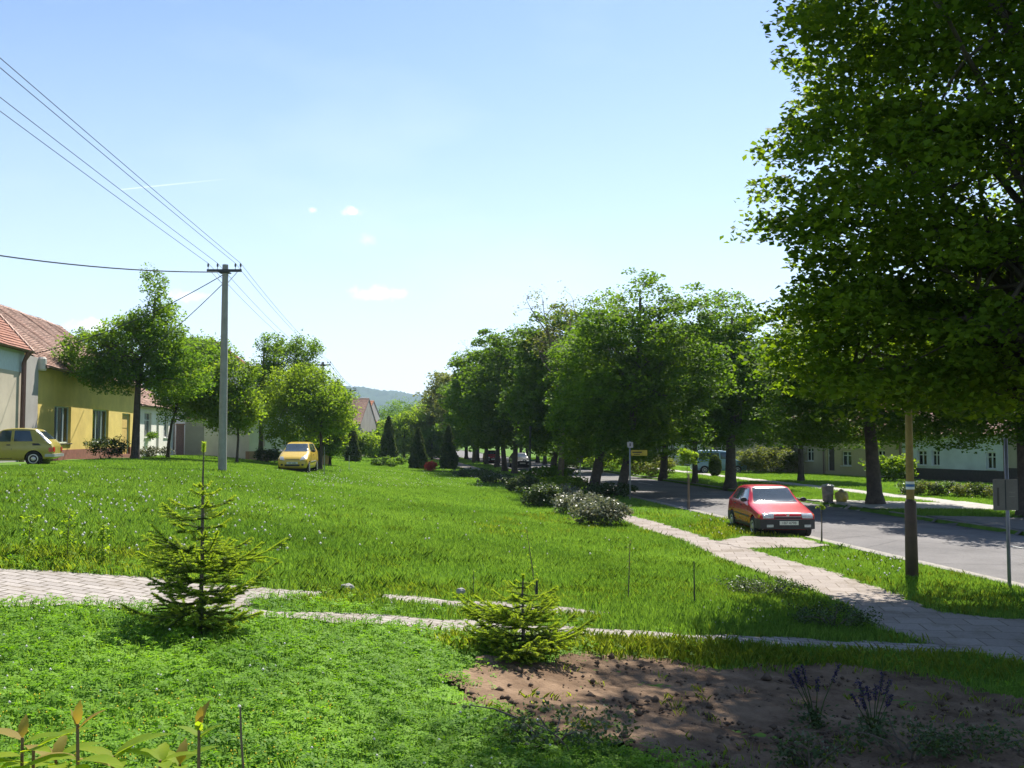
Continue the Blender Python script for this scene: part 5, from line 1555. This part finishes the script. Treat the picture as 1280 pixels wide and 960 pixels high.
# house 1 at the left edge, a little in front
def left_house():
    y1 = 40.6; L1 = 14.0
    dx = -.14 / math.hypot(1, .14); dy = 1 / math.hypot(1, .14)
    oe = (LC + .1 - .14 * y1, y1)
    org = (oe[0] - dx * L1, oe[1] - dy * L1)
    h = house('terraced_house', 'house with a pale blue upper wall and lower red roof at the left edge', org, A_L, L1, 8.0, 4.85, 4.4, PL_CREAM, T_RED, [(8.2, 9.2, 1.0, 2.5, 'win'), (5.5, 6.5, 1.0, 2.5, 'win')], plinth=.3, plinthm=PL_GREY, z0=z0h,
              upper=(3.75, PL_PBLUE), over=.25, gable_over=.12)
    MB().tube([(L1 - .5, -.32, 4.6), (L1 - .5, -.13, 4.1), (L1 - .5, -.12, 0)], .08, 8).build('downpipe', mat('maroon_pipe', (.13, .06, .05), rough=.5), h)
    v = MB(); k = 1.1; zb = 4.85 - .25 * k + .06 + .25 * k
    for q in range(22):
        y_ = -.3 + 4.3 * q / 22; y2 = -.3 + 4.3 * (q + .82) / 22
        za, zc = zb + y_ * k - .04, zb + y2 * k - .02
        v.add([(L1 + .04, y_, za), (L1 + .24, y_, za), (L1 + .24, y2, zc), (L1 + .04, y2, zc), (L1 + .04, y_, za + .14), (L1 + .24, y_, za + .14), (L1 + .24, y2, zc + .14), (L1 + .04, y2, zc + .14)],
              [(0, 3, 2, 1), (4, 5, 6, 7), (0, 1, 5, 4), (1, 2, 6, 5), (2, 3, 7, 6), (3, 0, 4, 7)])
    v.build('verge_tiles', mat('ridge_tile', (.42, .28, .22)), h)
def firewall():
    o = fl(40.75, .12); ln = (42.3 - 40.75) * math.hypot(1, .14)
    r = thing('party_wall', 'grey rendered pier between the left edge house and the yellow house', 'wall', (o[0], o[1], z0h), A_L)
    MB().box(0, ln - .01, 0, 9.2, -1, 4.5).build('wall_panel', PL_GREY, r)
    MB().lathe([(.16, 0), (.2, .06), (.2, .5), (.14, .58)], 'z', (ln + .05, -.1, 3.95), 12).build('corbel', mat('pale_corbel', (.5, .47, .42)), r)
firewall()
left_house()
# white house beyond
wx0, wx1 = ax(171) + .01, ax(217)
Yw = Y0 + wx0 / math.hypot(1, .14)
ow = fl(Yw)
aw = lambda px: along(Yw, px)
house('terraced_house', 'white plastered house with a window box between the two dark trunks', ow, A_L, wx1 - wx0, 8.0, 3.3, 2.8, PL_WHITE, T_OLD,
      [(aw(181), aw(189.5), 1.15, 2.75, 'win'), (aw(196), aw(199), 0.1, 2.6, 'door'), (aw(205), aw(211), 1.15, 2.75, 'win')], plinth=.3, z0=z0h - .05, over=.3)
# window box with plants
bush('window_box', 'window box of green plants on the white house sill', (fl(Yw + aw(185))[0] + .3, Yw + aw(185), z0h + 1.02), .25, .75, .35, 60, .07, ML_MID, cat='flower box')
# garden wall
def wall_between(name, label, p0, p1, zt, zb, th, m, cat='wall', cap=None):
    root = thing(name, label, cat, (p0[0], p0[1], zb), math.atan2(p1[1] - p0[1], p1[0] - p0[0]))
    ln = math.hypot(p1[0] - p0[0], p1[1] - p0[1])
    MB().box(0, ln, -th / 2, th / 2, -.6, zt - zb).build('wall_panel', m, root)
    MB().box(-.03, ln + .03, -th / 2 - .05, th / 2 + .05, zt - zb + .002, zt - zb + .1).build('coping', cap or mat('coping_tile', (.36, .19, .12), var=.25), root)
    return root
g0, g1 = gp(232, 73), gp(300, 74)
wall_between('garden_wall', 'plain beige garden wall behind the concrete power pole', (g0.x, g0.y), (g1.x, g1.y), 4.2, 1.2, .3, PL_BEIGE)
gA, gB = gp(221, 72.5), gp(231, 73)
wall_between('board_gate', 'reddish wooden gate left of the beige garden wall', (gA.x, gA.y), (gB.x - .05, gB.y), 3.7, 1.3, .08, mat('red_board', (.28, .15, .12), var=.25, scale=12), cat='gate')
# two storey house behind yellow car
pB = gp(327, 76)
zB = Hf(pB.x, pB.y)
house('terraced_house', 'pinkish gabled house with a bright red roof behind the yellow car', (pB.x, pB.y), R(99), 17, 7.6, 6.0, 2.9, PL_WHITE, T_ORANGE,
      [(2.0, 3.2, .9, 2.5, 'win'), (5.0, 6.2, .9, 2.5, 'win'), (9, 10.2, .9, 2.5, 'win'), (2.0, 3.2, 3.4, 4.8, 'win'), (5, 6.2, 3.4, 4.8, 'win')], plinth=.6, plinthm=mat('tan_plinth', (.38, .24, .15)), z0=zB, over=.35)
# lower front wing seen between the trees
pC = gp(316, 62)
house('terraced_house', 'low white house with dark windows left of the yellow car', (gp(312, 61).x, 61), R(58), 7.2, 4, 3.1, .9, PL_WHITE, T_OLD, [(.8, 1.3, .8, 2.5, 'win'), (2.9, 3.5, .8, 2.5, 'win'), (4.8, 5.8, .1, 2.4, 'door')],
      plinth=.5, plinthm=mat('tan_plinth', (.38, .24, .15)), z0=Hf(gp(312, 61).x, 61) + .05, over=.2)
def aerial():
    p = at(318, 455, 77)
    r = thing('tv_aerial', 'thin television aerial on the bright red roof', 'aerial', (p.x, 77.5, p.z - 1.4))
    m = MB().tube([(0, 0, -.6), (0, 0, 1.6)], .025, 5)
    m.tube([(-1.0, 0, 1.5), (1.6, 0, 1.5)], .015, 4)
    for q in (-.9, -.5, -.1, .4, .9, 1.4): m.tube([(q, -.35, 1.5), (q, .35, 1.5)], .01, 4)
    m.build('mast', M_GALV, r)
aerial()
# far houses left
pD = gp(442, 128)
house('barn', 'grey gabled barn below the orange roofs, beyond the second power pole', (at(470, 560, 128).x, 128), R(176), 6.8, 9, 3.6, 3.0, PL_GREY, T_OLD, [], z0=.9, plinth=.3, over=.3, cat='barn')
house('far_house', 'distant house with an orange tiled roof and shaded wall above the barn', (at(474, 560, 150).x, 150), R(178), 6.0, 10, 5.2, 2.0, PL_GREY, T_ORANGE, [(1, 1.9, 3.2, 4.4, 'win'), (3.2, 4.1, 3.2, 4.4, 'win')], z0=.8, plinth=.4, over=.3, chimneys=((3.5, 4.5, .8, .5),))
house('far_house', 'distant house with a small red striped roof right of the barn', (at(482, 560, 138).x, 138), R(95), 8, 7, 3.2, 2.4, PL_BRICK, T_RED, [(1, 2, 1, 2.2, 'win')], z0=.8, plinth=.4, over=.3)

# right side houses: local x runs towards the camera
def fr(Y): return 52.6 - 0.41 * Y
A_R = math.atan2(-1, .41)
for (px_, Yq, ln_, m_, l_) in ((838, 104, 15, PL_WHITE, 'distant white house beyond the far row of limes, left of the blue van'), (770, 122, 16, PL_CREAM, 'distant cream house beyond the far row of limes, behind the yellow sign'), (705, 150, 22, PL_BEIGE, 'farthest beige house glimpsed under the far lime crowns')):
    q_ = gp(px_, Yq)
    house('terraced_house', l_, (q_.x - 1, Yq), math.atan2(-1, .30), ln_, 8, 3.2, 2.6, m_, T_RED, [(2, 3, 1, 2.3, 'win'), (5, 6, 1, 2.3, 'win'), (9, 10, 1, 2.3, 'win')], plinth=.4, z0=.1, over=.3)
def rhouse(Yfar, Ynear, **kw):
    ln = (Yfar - Ynear) * math.hypot(1, .41)
    return (fr(Yfar), Yfar), ln
def rx_(Yfar, px):   # distance from the far end to picture column px
    Y = 52.6 / ((px - 640) / F + .41)
    return (Yfar - Y) * math.hypot(1, .41), Y
def ro(Yf, px0, px1, py1, py0, kind):
    a, Ya = rx_(Yf, px0); b, Yb = rx_(Yf, px1); Y = (Ya + Yb) / 2
    z = lambda py: CAM_Z - (py - 546) / F * Y - .1
    return (a, b, z(py1), z(py0), kind)
Yw0 = rx_(0, 1257)[1]; Yw1 = rx_(0, 1127)[1]; Yb1 = rx_(0, 1018 + 30)[1]; Yb2 = rx_(0, 880)[1]
org, ln = rhouse(Yw1, Yw0)
house('terraced_house', 'bluish white house with a dark plinth behind the lamp post', org, A_R, ln, 8, 3.1, 2.8, PL_LBLUE, T_OLD,
      [ro(Yw1, 1145, 1157, 581.5, 563, 'win'), ro(Yw1, 1163, 1173, 582, 563, 'win'), ro(Yw1, 1231, 1243, 586, 565, 'win')], plinth=.75, plinthm=PL_DK, z0=.1, over=.35)
Yf = rx_(0, 1320)[1]
org, ln = rhouse(Yw0 - .02, Yf)
house('terraced_house', 'beige house with a dark plinth at the right edge behind the sign', org, A_R, ln, 8, 3.2, 2.8, PL_BEIGE, T_OLD, [ro(Yw0, 1290, 1305, 588, 565, 'win')], plinth=.95, plinthm=PL_DK, z0=.1, over=.3)
Yc0, Yc1 = Yw1 + .02, rx_(0, 1031)[1]
org, ln = rhouse(Yc1, Yc0)
house('terraced_house', 'yellowish beige house with a dark doorway behind the thick lime trunk', org, A_R, ln, 8, 3.0, 2.8, mat('ochre_beige_plaster', (.42, .35, .2), rough=.95, var=.08), T_RED,
      [ro(Yc1, 1051, 1063, 582, 564, 'win'), ro(Yc1, 1095, 1105, 583, 563, 'win'), ro(Yc1, 1033, 1042, 588, 556, 'door')], plinth=.3, z0=.1, over=.35, sets=PL_DK)
org, ln = rhouse(Yb2, Yc1 + .02)
house('terraced_house', 'long beige house with small white framed windows behind the large pale bush', org, A_R, ln, 8, 3.1, 2.8, PL_BEIGE, T_OLD,
      [ro(Yb2, 983, 992, 573, 559, 'win'), ro(Yb2, 1007, 1016, 576, 560, 'win'), ro(Yb2, 963, 971, 571, 557, 'win'), ro(Yb2, 948, 955, 571, 557, 'win'), ro(Yb2, 895, 905, 568, 556, 'win')], plinth=.3, z0=.1, over=.35)

# ------------------------------------------------------------------ power poles and wires
def sag(a, b, s, n=14):
    a, b = Vector(a), Vector(b)
    return [a.lerp(b, i / n) - Vector((0, 0, 4 * s * (i / n) * (1 - i / n))) for i in range(n + 1)]
PG = 'concrete power poles'
def power_pole(p, hgt, label, rz=0):
    r = thing('power_pole', label, 'power pole', p, rz, PG)
    MB().tube([(0, 0, -.5), (0, 0, hgt * .5), (0, 0, hgt)], [.165, .14, .11], 12).build('pole', M_CONC, r)
    ca = MB().box(-.66, .66, -.12 - .05, -.12 + .03, hgt - .30, hgt - .20); ca.box(-.2, .2, -.13, .13, hgt - .34, hgt - .301)
    arm = ca.build('crossarm', M_IRON, r)
    for x in (-.62, -.26, .42, .68):
        xx = min(x, .62)
        MB().tube([(xx, -.13, hgt - .20), (xx, -.13, hgt - .08)], .012, 5).lathe([(.03, 0), (.045, .03), (.03, .06), (.04, .08), (.02, .13)], 'z', (xx, -.13, hgt - .10), 8).build('insulator', M_IRON, r)
    st = MB().tube([(-.5, -.13, hgt - .3), (-.08, -.05, hgt - .75)], .014, 4); st.tube([(.5, -.13, hgt - .3), (.08, -.05, hgt - .75)], .014, 4)
    st.build('brace', M_GALV, r)
    return r
P1 = gp(279, 38); h1 = 7.9
pa = power_pole(P1, h1, 'tall concrete power pole on the left lawn, nearest of the line')
p1top = P1 + Vector((0, 0, h1))
P0 = Vector((-7.8, -6, Hf(-7.8, -6))); 
copy_tree(pa, (P0.x, P0.y, p1top.z - h1 + .05), R(-6), 'concrete power pole standing behind the viewpoint', PG)
P2 = gp(403, 80); P3 = gp(438, 116); P4 = gp(460, 165)
copy_tree(pa, P2, 0, 'power pole rising behind the tree over the yellow car', PG)
copy_tree(pa, P3, 0, 'thin distant power pole beside the grey barn', PG)
copy_tree(pa, (P4.x, P4.y, P4.z - .5), 0, 'farthest small power pole in front of the red striped roof', PG)
def P2top(p): return Vector((p.x, p.y, p.z + h1))
tops = [Vector((P0.x, P0.y, p1top.z + .05)), p1top, P2top(P2), P2top(P3), P2top(P4) - Vector((0, 0, .5))]
for a, b, nm in ((0, 1, 'four bare wires sweeping down from the top left to the nearest pole'), (1, 2, 'four bare wires between the nearest and the second pole'), (2, 3, 'wires between the second and third pole'), (3, 4, 'wires reaching the farthest pole')):
    mb = MB()
    for x in (-.62, -.26, .42, .62):
        mb.tube(sag(tops[a] + Vector((x, -.13, .03)), tops[b] + Vector((x, -.13, .03)), .35 if a else .1), .0085 if a < 2 else .016, 5)
    tag(mb.build('power_wires', M_WIRE), nm, 'power lines')
svc = [((p1top + Vector((-.1, 0, -.28))), at(-120, 300, 27), .25, .022, 'thick black cable running left from the nearest pole'),
       ((p1top + Vector((-.1, 0, -.4))), Vector((-19.4, 40.4, 6.2)), .35, .016, 'service cable from the nearest pole to the gutter corner of the left house'),
       ((p1top + Vector((-.1, 0, -.75))), Vector((-20.8, 50.5, 5.6)), .3, .016, 'service cable from the nearest pole down towards the white house')]
for a, b, s, r_, l in svc:
    tag(MB().tube(sag(a, b, s), r_, 6).build('service_cable', M_IRON), l, 'cable')

# ------------------------------------------------------------------ street furniture
def lamp_post():
    p = hit(1140, 722)
    r = thing('street_lamp', 'street lamp with a dark sleeve and yellowish upper pole on the near verge', 'street lamp', p)
    MB().tube([(0, 0, -.2), (0, 0, 1.46), (.01, 0, 1.52)], [.125, .108, .085], 16).build('base_sleeve', mat('brown_sleeve', (.075, .05, .045), rough=.7, var=.25, scale=4, bump=.3), r, smooth=True)
    MB().tube([(0, 0, 1.522), (0, 0, 3.6), (0, 0, 5.7)], [.078, .066, .05], 14).build('pole', mat('yellow_pole', (.26, .19, .085), rough=.7, var=.3, scale=3), r, smooth=True)
    MB().tube([(0, 0, 5.7), (-.1, 0, 5.82), (-.45, 0, 5.86)], [.04, .035, .03], 8).build('arm', M_GALV, r)
    hd = MB(); hd.lathe([(.02, -.42), (.09, -.36), (.12, 0), (.09, .34), (.03, .42)], 'x', (-.2, 0, 5.84), 12)
    hd.v = [(v[0], v[1], 5.84 + (v[2] - 5.84) * .6) for v in hd.v]
    hd.build('lamp_head', mat('lamp_shell', (.2, .2, .19), rough=.6), r)
    for k, c in enumerate(((.75, .75, .75), (.05, .15, .4), (.75, .75, .75))):
        MB().lathe([(.0815, 0), (.0815, .05)], 'z', (0, 0, 1.72 + k * .052), 16).build('trail_mark', mat('band_%d' % k, c, rough=.7, var=.1), r)
lamp_post()
def two_panel_sign():
    p = hit(1262, 736)
    r = thing('timetable_sign', 'grey two-panel sign seen from behind on a thin steel post', 'sign', p, R(4))
    MB().tube([(0, 0, -.3), (0, 0, 2.72)], .032, 10).build('post', mat('steel_post', (.22, .22, .28), rough=.45, metallic=.4), r, smooth=True)
    gp_ = mat('grey_sign_back', (.17, .155, .14), rough=.6, var=.15, scale=5)
    MB().box(-.30, -.085, -.075, -.055, 1.42, 1.98).build('panel', gp_, r)
    MB().box(-.075, .17, -.055, -.034, 1.42, 1.98).build('panel', gp_, r)
    MB().box(.172, .19, -.056, -.02, 1.40, 2.0).build('panel_edge', M_BLACK, r)
    MB().box(-.085, -.06, -.07, -.03, 1.43, 1.97).build('hinge', M_IRON, r)
    fr_ = mat('faint_print', (.26, .24, .21), rough=.7)
    for zz_ in (1.74, 1.66): MB().box(.0, .12, -.0565, -.0552, zz_, zz_ + .012).build('print_line', fr_, r)
    MB().box(-.235, -.195, -.0765, -.0752, 1.5, 1.83).build('print_column', mat('dark_print', (.09, .08, .07)), r)
two_panel_sign()
def road_sign():
    p = gp(787, 44.0)
    r = thing('signpost', 'thin signpost with a yellow direction sign and a small white plate', 'sign', p)
    k = 44 / F
    MB().tube([(0, 0, -.3), (0, 0, 2.55)], .035, 8).build('post', M_GALV, r, smooth=True)
    MB().box(-.12, .14, -.06, -.04, 2.27, 2.52).build('small_plate', mat('pinkish_plate', (.5, .44, .42), var=.1), r)
    MB().box(-.02, .03, -.064, -.061, 2.33, 2.47).build('plate_mark', M_BLACK, r)
    y = MB().box(.05, .76, -.06, -.04, 1.92, 2.17).build('direction_plate', mat('yellow_sign', (.5, .36, .03), rough=.5, var=.15), r)
    MB().box(.10, .52, -.0635, -.061, 2.05, 2.10).build('sign_line', M_BLACK, r)
    MB().box(.16, .44, -.0635, -.061, 1.96, 2.0).build('sign_line', mat('olive_print', (.16, .13, .03)), r)
road_sign()
def back_sign():
    p = gp(725, 53)
    r = thing('signpost', 'grey road sign seen from behind between the two leaning lime trunks', 'sign', p)
    MB().tube([(0, 0, -.3), (0, 0, 2.0)], .035, 8).build('post', M_GALV, r)
    MB().box(-.2, .16, -.06, -.04, 1.35, 1.95).build('plate', mat('dull_grey_plate', (.14, .15, .15)), r)
back_sign()
def verge_pole():
    p = gp(662.5, 60)
    r = thing('thin_pole', 'thin dark pole beside the sidewalk between the shrubs', 'pole', p)
    MB().tube([(0, 0, -.3), (0, 0, 2.4), (.02, 0, 3.2)], .06, 8).build('pole', M_IRON, r)
    MB().lathe([(.07, 0), (.09, .1), (.05, .2)], 'z', (.02, 0, 3.2), 8).build('cap', M_IRON, r)
verge_pole()
def dustbin():
    p = gp(1033, 42.5)
    p.z = Hf(p.x, p.y) + .02
    r = thing('dustbin', 'round galvanised dustbin standing by the pale driveway', 'dustbin', p)
    MB().lathe([(.20, 0), (.215, .03), (.225, .3), (.235, .31), (.23, .33), (.245, .60), (.255, .62)], 'z', (0, 0, 0), 20).build('bin_body', mat('rusty_zinc', (.26, .23, .20), rough=.6, metallic=.3, var=.35, scale=6), r, smooth=True)
    MB().lathe([(.27, .622), (.275, .66), (.22, .70), (.06, .73), (.05, .76)], 'z', (0, 0, 0), 20).build('lid', M_GALV, r, smooth=True)
    # plastic sack beside it
    q = Vector((p.x + .55, p.y - .1, p.z))
    bm = bmesh.new(); bmesh.ops.create_icosphere(bm, subdivisions=4, radius=1)
    for v in bm.verts:
        n = v.co.normalized()
        f = 1 + .12 * math.sin(n.x * 7 + n.z * 5) * math.sin(n.y * 6) + .06 * math.sin(n.z * 17 + n.x * 9)
        v.co = Vector((n.x * .27, n.y * .24, n.z * .30)) * f
        if v.co.z > .2: v.co.x *= .6; v.co.y *= .6
        v.co.z = max(v.co.z, -.22) + .22
    me = bpy.data.meshes.new('plastic_sack'); bm.to_mesh(me); bm.free()
    me.polygons.foreach_set('use_smooth', [True] * len(me.polygons))
    m = mat('yellow_sack', (.5, .42, .28), rough=.35, var=.5, scale=3, col2=(.42, .33, .03))
    o = link('plastic_sack', me, m); o.location = q
    tag(o, 'white and yellow plastic sack leaning beside the dustbin', 'sack')
dustbin()

# young staked trees
def sapling(px, Y, hgt, crown_r, label, ml, stake=.0, n=26, leaf=.10, post=None, red=None):
    p = gp(px, Y)
    r = thing('young_tree', label, 'young tree', p)
    MB().tube([(0, 0, -.1), (.02, 0, hgt * .5), (0, 0, hgt - .1)], [.02, .016, .008], 6).build('trunk', M_BARK2, r)
    if stake:
        sr = .032 if hgt > 1.5 else .014
        MB().tube([(.07 if hgt > 1.5 else .02, 0, -.2), (.07 if hgt > 1.5 else .02, 0, stake)], [sr, sr * .95], 6).build('stake', post or mat('wood_stake', (.24, .17, .11), var=.3), r)
    C, P = clump_cloud([(0, 0, hgt, crown_r, crown_r, crown_r * .75)], n, crown_r * .35, 26, .8, .2)
    link('crown', leaf_mesh('crown', P, leaf), ml, r)
sapling(858, 39.5, 2.15, .42, 'young tree with a ball of lime green leaves tied to a wooden stake', ML_FRESH, 1.45, n=34)
sapling(1024, 26.3, .93, .14, 'tiny sapling with a few leaves on a black stick before the red car', ML_FRESH, .8, n=5, leaf=.07, post=M_BLACK)

def stick(name, label, p, hgt, rad, m, cat='stake', bend=0.0, leaves=None):
    r = thing(name, label, cat, p)
    MB().tube([(0, 0, -.1), (bend * .5, 0, hgt * .5), (bend, 0, hgt)], [rad, rad * .9, rad * .6], 6).build('stem', m, r)
    if leaves:
        n, s, ml, lo = leaves
        t_ = rng.uniform(lo, 1, n)
        C = np.stack([bend * t_ + rng.normal(0, s * .8, n), rng.normal(0, s * .8, n), hgt * t_], -1)
        link('foliage', leaf_mesh('foliage', C, s), ml, r)
    return r
stick('stake', 'thin black stake in the lawn edge above the shaded grass', hit(868, 757), .68, .012, M_BLACK)
stick('young_shrub', 'bare thin sapling beside the footpath, left of the black stake', hit(785, 752), .95, .009, M_BARK2, 'young shrub', .04, (26, .03, ML_OLIVE, .5))
stick('young_shrub', 'slender shoot with yellow leaves behind the small bushy fir', hit(672, 752), 1.05, .008, M_BARK2, 'young shrub', -.16, (60, .03, ML_FRESH, .3))
stick('stake', 'short black stub of a stake behind the small bushy fir', hit(671, 750), .32, .02, M_BLACK)
stick('young_shrub', 'small pale seedling on the upper path strip left of the fir', hit(592, 748), .42, .006, M_BARK2, 'young shrub', 0, (30, .025, ML_FRESH, .3))
stick('stake', 'short pale stake in the grass right of the yellow car', gp(437, 62), .9, .025, M_WHITEP)
stick('stake', 'metal stake against the trunk beside the yellow car', gp(406, 48.2), 1.4, .025, M_GALV)
for i, (px, py, hh, l) in enumerate(((38, 700, .55, 'yellowish weed at the path edge, leftmost of three'), (92, 703, .65, 'yellow flowering weed at the path edge, left of the fir'), (140, 705, .5, 'bushy yellow weed at the path edge nearest the fir'))):
    stick('tall_weed', l, hit(px * .9, py), hh, .006, M_BARK2, 'weed', .03, (140, .05, ML_FRESH, .15))
# stone
def stone(p, r_, label, m):
    bm = bmesh.new(); bmesh.ops.create_icosphere(bm, subdivisions=3, radius=1)
    for v in bm.verts:
        n = v.co.normalized(); f = 1 + .15 * math.sin(n.x * 5 + 1) * math.sin(n.y * 4) + .05 * math.sin(n.z * 11)
        v.co = Vector((n.x * r_ * 1.2, n.y * r_, n.z * r_ * .8)) * f
    me = bpy.data.meshes.new('stone'); bm.to_mesh(me); bm.free()
    o = link('stone', me, m); o.location = p + Vector((0, 0, r_ * .5)); tag(o, label, 'stone')
stone(hit(434, 740), .085, 'small grey stone between the two footpath strips', M_CONC)
stone(hit(440, 744) + Vector((1.4, .2, 0)), .05, 'small dark stone by the upper path strip', M_CONC)

# purple salvia
M_PUR = leafmat('purple_flowers', (.03, .02, .055), (.065, .05, .13), .3, tcol=(1, 1, 1.2))
def salvia(p, label, stems, seed):
    random.seed(seed)
    r = thing('salvia_plant', label, 'flowering plant', p, group='purple salvia on the soil bed')
    st, C, LF = MB(), [], []
    for i in range(stems):
        a = random.uniform(0, 6.28); l = random.uniform(.1, .32); h = random.uniform(.34, .6)
        tip = Vector((l * math.cos(a), l * math.sin(a) * .6, h))
        pts = [Vector((0, 0, -.03)), Vector((tip.x * .35, tip.y * .35, h * .45)), tip]
        st.tube(pts, [.006, .005, .003], 5)
        SP = []
        for k in range(11):
            t_ = 1 - k * .045
            c = pts[1].lerp(tip, max(0, t_ * 1.0))
            for _ in range(9):
                SP.append((c.x + random.gauss(0, .011), c.y + random.gauss(0, .011), c.z + random.gauss(0, .006)))
        link('flower_spike', leaf_mesh('flower_spike', np.array(SP), .018), M_PUR, r)
        for k in range(26):
            t_ = random.uniform(.05, .6); c = pts[0].lerp(tip, t_)
            LF.append((c.x + random.gauss(0, .06), c.y + random.gauss(0, .06), max(.03, c.z * .7)))
    st.build('stems', ML_ROSE2, r)
    link('foliage', leaf_mesh('foliage', np.array(LF), .06, aspect=.4), ML_ROSE2, r)
salvia(hit(1020, 912), 'purple salvia with thin dark spikes, left one of the two on the soil', 6, 5)
salvia(hit(1092, 925), 'taller purple salvia with the densest spikes, right one on the soil', 8, 9)
# weeds on the soil
def weed_patch(px, py, label, n, s):
    bush('low_weed', label, hit(px, py), s, s * .7, .22, n, .035, ML_ROSE2, cat='weed', stems=8, clump=.09, per=16)
weed_patch(1010, 962, 'dark low weeds at the bottom beneath the left salvia', 30, .35)
weed_patch(1130, 950, 'dark low weeds at the bottom right of the salvia', 45, .5)
weed_patch(700, 935, 'dark leafy weeds on the lower edge of the soil bed', 60, .7)
weed_patch(1220, 950, 'dark low weeds in the bottom right corner', 45, .5)
weed_patch(960, 745, 'dark spreading ground plant in the shaded lawn tip', 160, .9)
weed_patch(1040, 785, 'dark ground plant at the sidewalk corner of the shaded lawn', 120, .8)

# big leaved shoots at the bottom left, close to the camera
ML_BIG = leafmat('cherry_leaves', (0.12, 0.24, 0.02), (0.28, 0.33, 0.03), .6, rough=.6, spec=.15, wn=6)
ML_BRZ = leafmat('bronze_young_leaves', (0.24, 0.13, 0.05), (0.30, 0.27, 0.07), .5, rough=.6, spec=.15, wn=6)
def big_leaf(mb, base, d, ln, wd, fold=.25, curl=.25):
    d = Vector(d).normalized(); up = Vector((0, 0, 1)); sd = d.cross(up)
    if sd.length < .1: sd = Vector((1, 0, 0))
    sd.normalize(); nn = sd.cross(d)
    nseg = 8; b = len(mb.v)
    for i in range(nseg + 1):
        t_ = i / nseg
        w_ = wd * math.sin(math.pi * min(1, t_ ** .85)) ** .8 * .5 + .0008
        c = Vector(base) + d * ln * t_ - nn * curl * ln * t_ * t_
        j = .0015 * (-1) ** i
        mb.v += [tuple(c + sd * (w_ + j) + nn * w_ * fold), tuple(c), tuple(c - sd * (w_ + j) + nn * w_ * fold)]
    for i in range(nseg):
        q = b + i * 3
        mb.f += [(q, q + 1, q + 4, q + 3), (q + 1, q + 2, q + 5, q + 4)]
def leafy_shoot(px, py_top, Y, label, leaves, stem_m=None, bronze=2, lean=0.0):
    tp = at(px, py_top, Y); gz = Hf(tp.x, Y)
    hgt = tp.z - gz
    r = thing('leafy_shoot', label, 'shrub shoot', (tp.x - lean, Y, gz), group='leafy shoots in the bottom left corner')
    MB().tube([(0, 0, -.05), (lean * .4, .01, hgt * .5), (lean, 0, hgt)], [.010, .008, .005], 7).build('stem', stem_m or mat('brown_stem', (.16, .10, .05), var=.3), r)
    a, b = MB(), MB()
    for (ax_, elev, ln, dz, br) in leaves:
        elev += 14; ln *= 1.2
        d = (math.cos(R(ax_)) * math.cos(R(elev)), math.sin(R(ax_)) * math.cos(R(elev)), math.sin(R(elev)))
        big_leaf(b if br else a, (lean * (1 - dz / hgt), 0, hgt - dz), d, ln, ln * .42)
    if a.v: a.build('green_leaves', ML_BIG, r, smooth=True)
    if b.v: b.build('bronze_leaves', ML_BRZ, r, smooth=True)
YS = 3.3
leafy_shoot(28, 922, YS, 'shoot with reddish drooping leaves nearest the left border', [(180, 15, .11, .01, 1), (20, 5, .12, .02, 0), (200, -5, .13, .06, 0), (-30, 10, .12, .05, 0), (100, 60, .06, 0, 1), (240, 10, .11, .08, 0), (-70, -10, .12, .09, 0)])
leafy_shoot(42, 935, YS + .05, 'stout shoot with a long yellow green leaf reaching right', [(8, 18, .16, .005, 0), (15, -5, .13, .04, 1), (190, 0, .1, .06, 0), (250, 10, .11, .05, 0), (-40, 0, .13, .08, 0)])
leafy_shoot(97, 905, YS, 'brown shoot with two small upright leaves beside a long leaf', [(15, 35, .085, .02, 1), (100, 75, .06, 0, 1), (160, 60, .05, .01, 1), (200, -5, .14, .11, 0), (-15, 0, .14, .12, 0), (-60, -10, .12, .13, 0)], lean=-.02)
leafy_shoot(142, 945, YS + .1, 'low shoot with broad leaves in the bottom left, beside the brown one', [(12, 18, .16, .0, 0), (170, 10, .12, .01, 0), (40, 30, .12, .02, 0), (-60, 5, .12, .02, 0), (200, 20, .1, .04, 1)])
leafy_shoot(200, 950, YS + .1, 'broad flat leaves of the shoot left of the upright bud', [(170, 8, .12, 0, 0), (10, 12, .10, .01, 0), (-60, 5, .10, .01, 0), (100, 20, .09, .01, 0)])
leafy_shoot(249, 908, YS, 'upright reddish brown bud shoot with four short leaves', [(50, 62, .07, .0, 1), (170, 22, .07, .035, 0), (10, 25, .07, .035, 0), (110, 75, .05, 0, 1), (15, 40, .06, .05, 0), (-80, 50, .05, .02, 0)])
leafy_shoot(70, 948, YS + .15, 'low shoot with overlapping broad leaves between the two brown stems at the left', [(30, 10, .13, 0, 0), (160, 15, .12, .01, 1), (-60, 0, .12, .02, 0), (-120, 5, .11, .02, 0), (90, 40, .08, 0, 1)])
leafy_shoot(225, 955, YS + .12, 'low shoot with a pale leaf just left of the reddish bud shoot', [(20, 20, .11, 0, 0), (150, 15, .12, .01, 0), (-70, 10, .1, .01, 0), (90, 50, .07, 0, 1)])
def twig():
    tp = at(302, 884, 3.6); gz = Hf(tp.x, 3.6)
    r = thing('bare_twig', 'thin bare grey twig rising at the bottom, right of the shoots', 'twig', (tp.x, 3.6, gz))
    h = tp.z - gz
    MB().tube([(.02, 0, -.05), (.022, 0, h * .3), (.008, 0, h * .55), (.014, 0, h * .75), (.0, 0, h * .9), (-.005, 0, h)], [.006, .005, .0055, .005, .0045, .004], 6).build('stem', mat('grey_twig', (.16, .11, .08), var=.3, scale=20), r)
    MB().lathe([(.003, 0), (.007, .004), (.003, .008)], 'z', (-.008, 0, h), 8).build('bud', M_WFL, r)
twig()
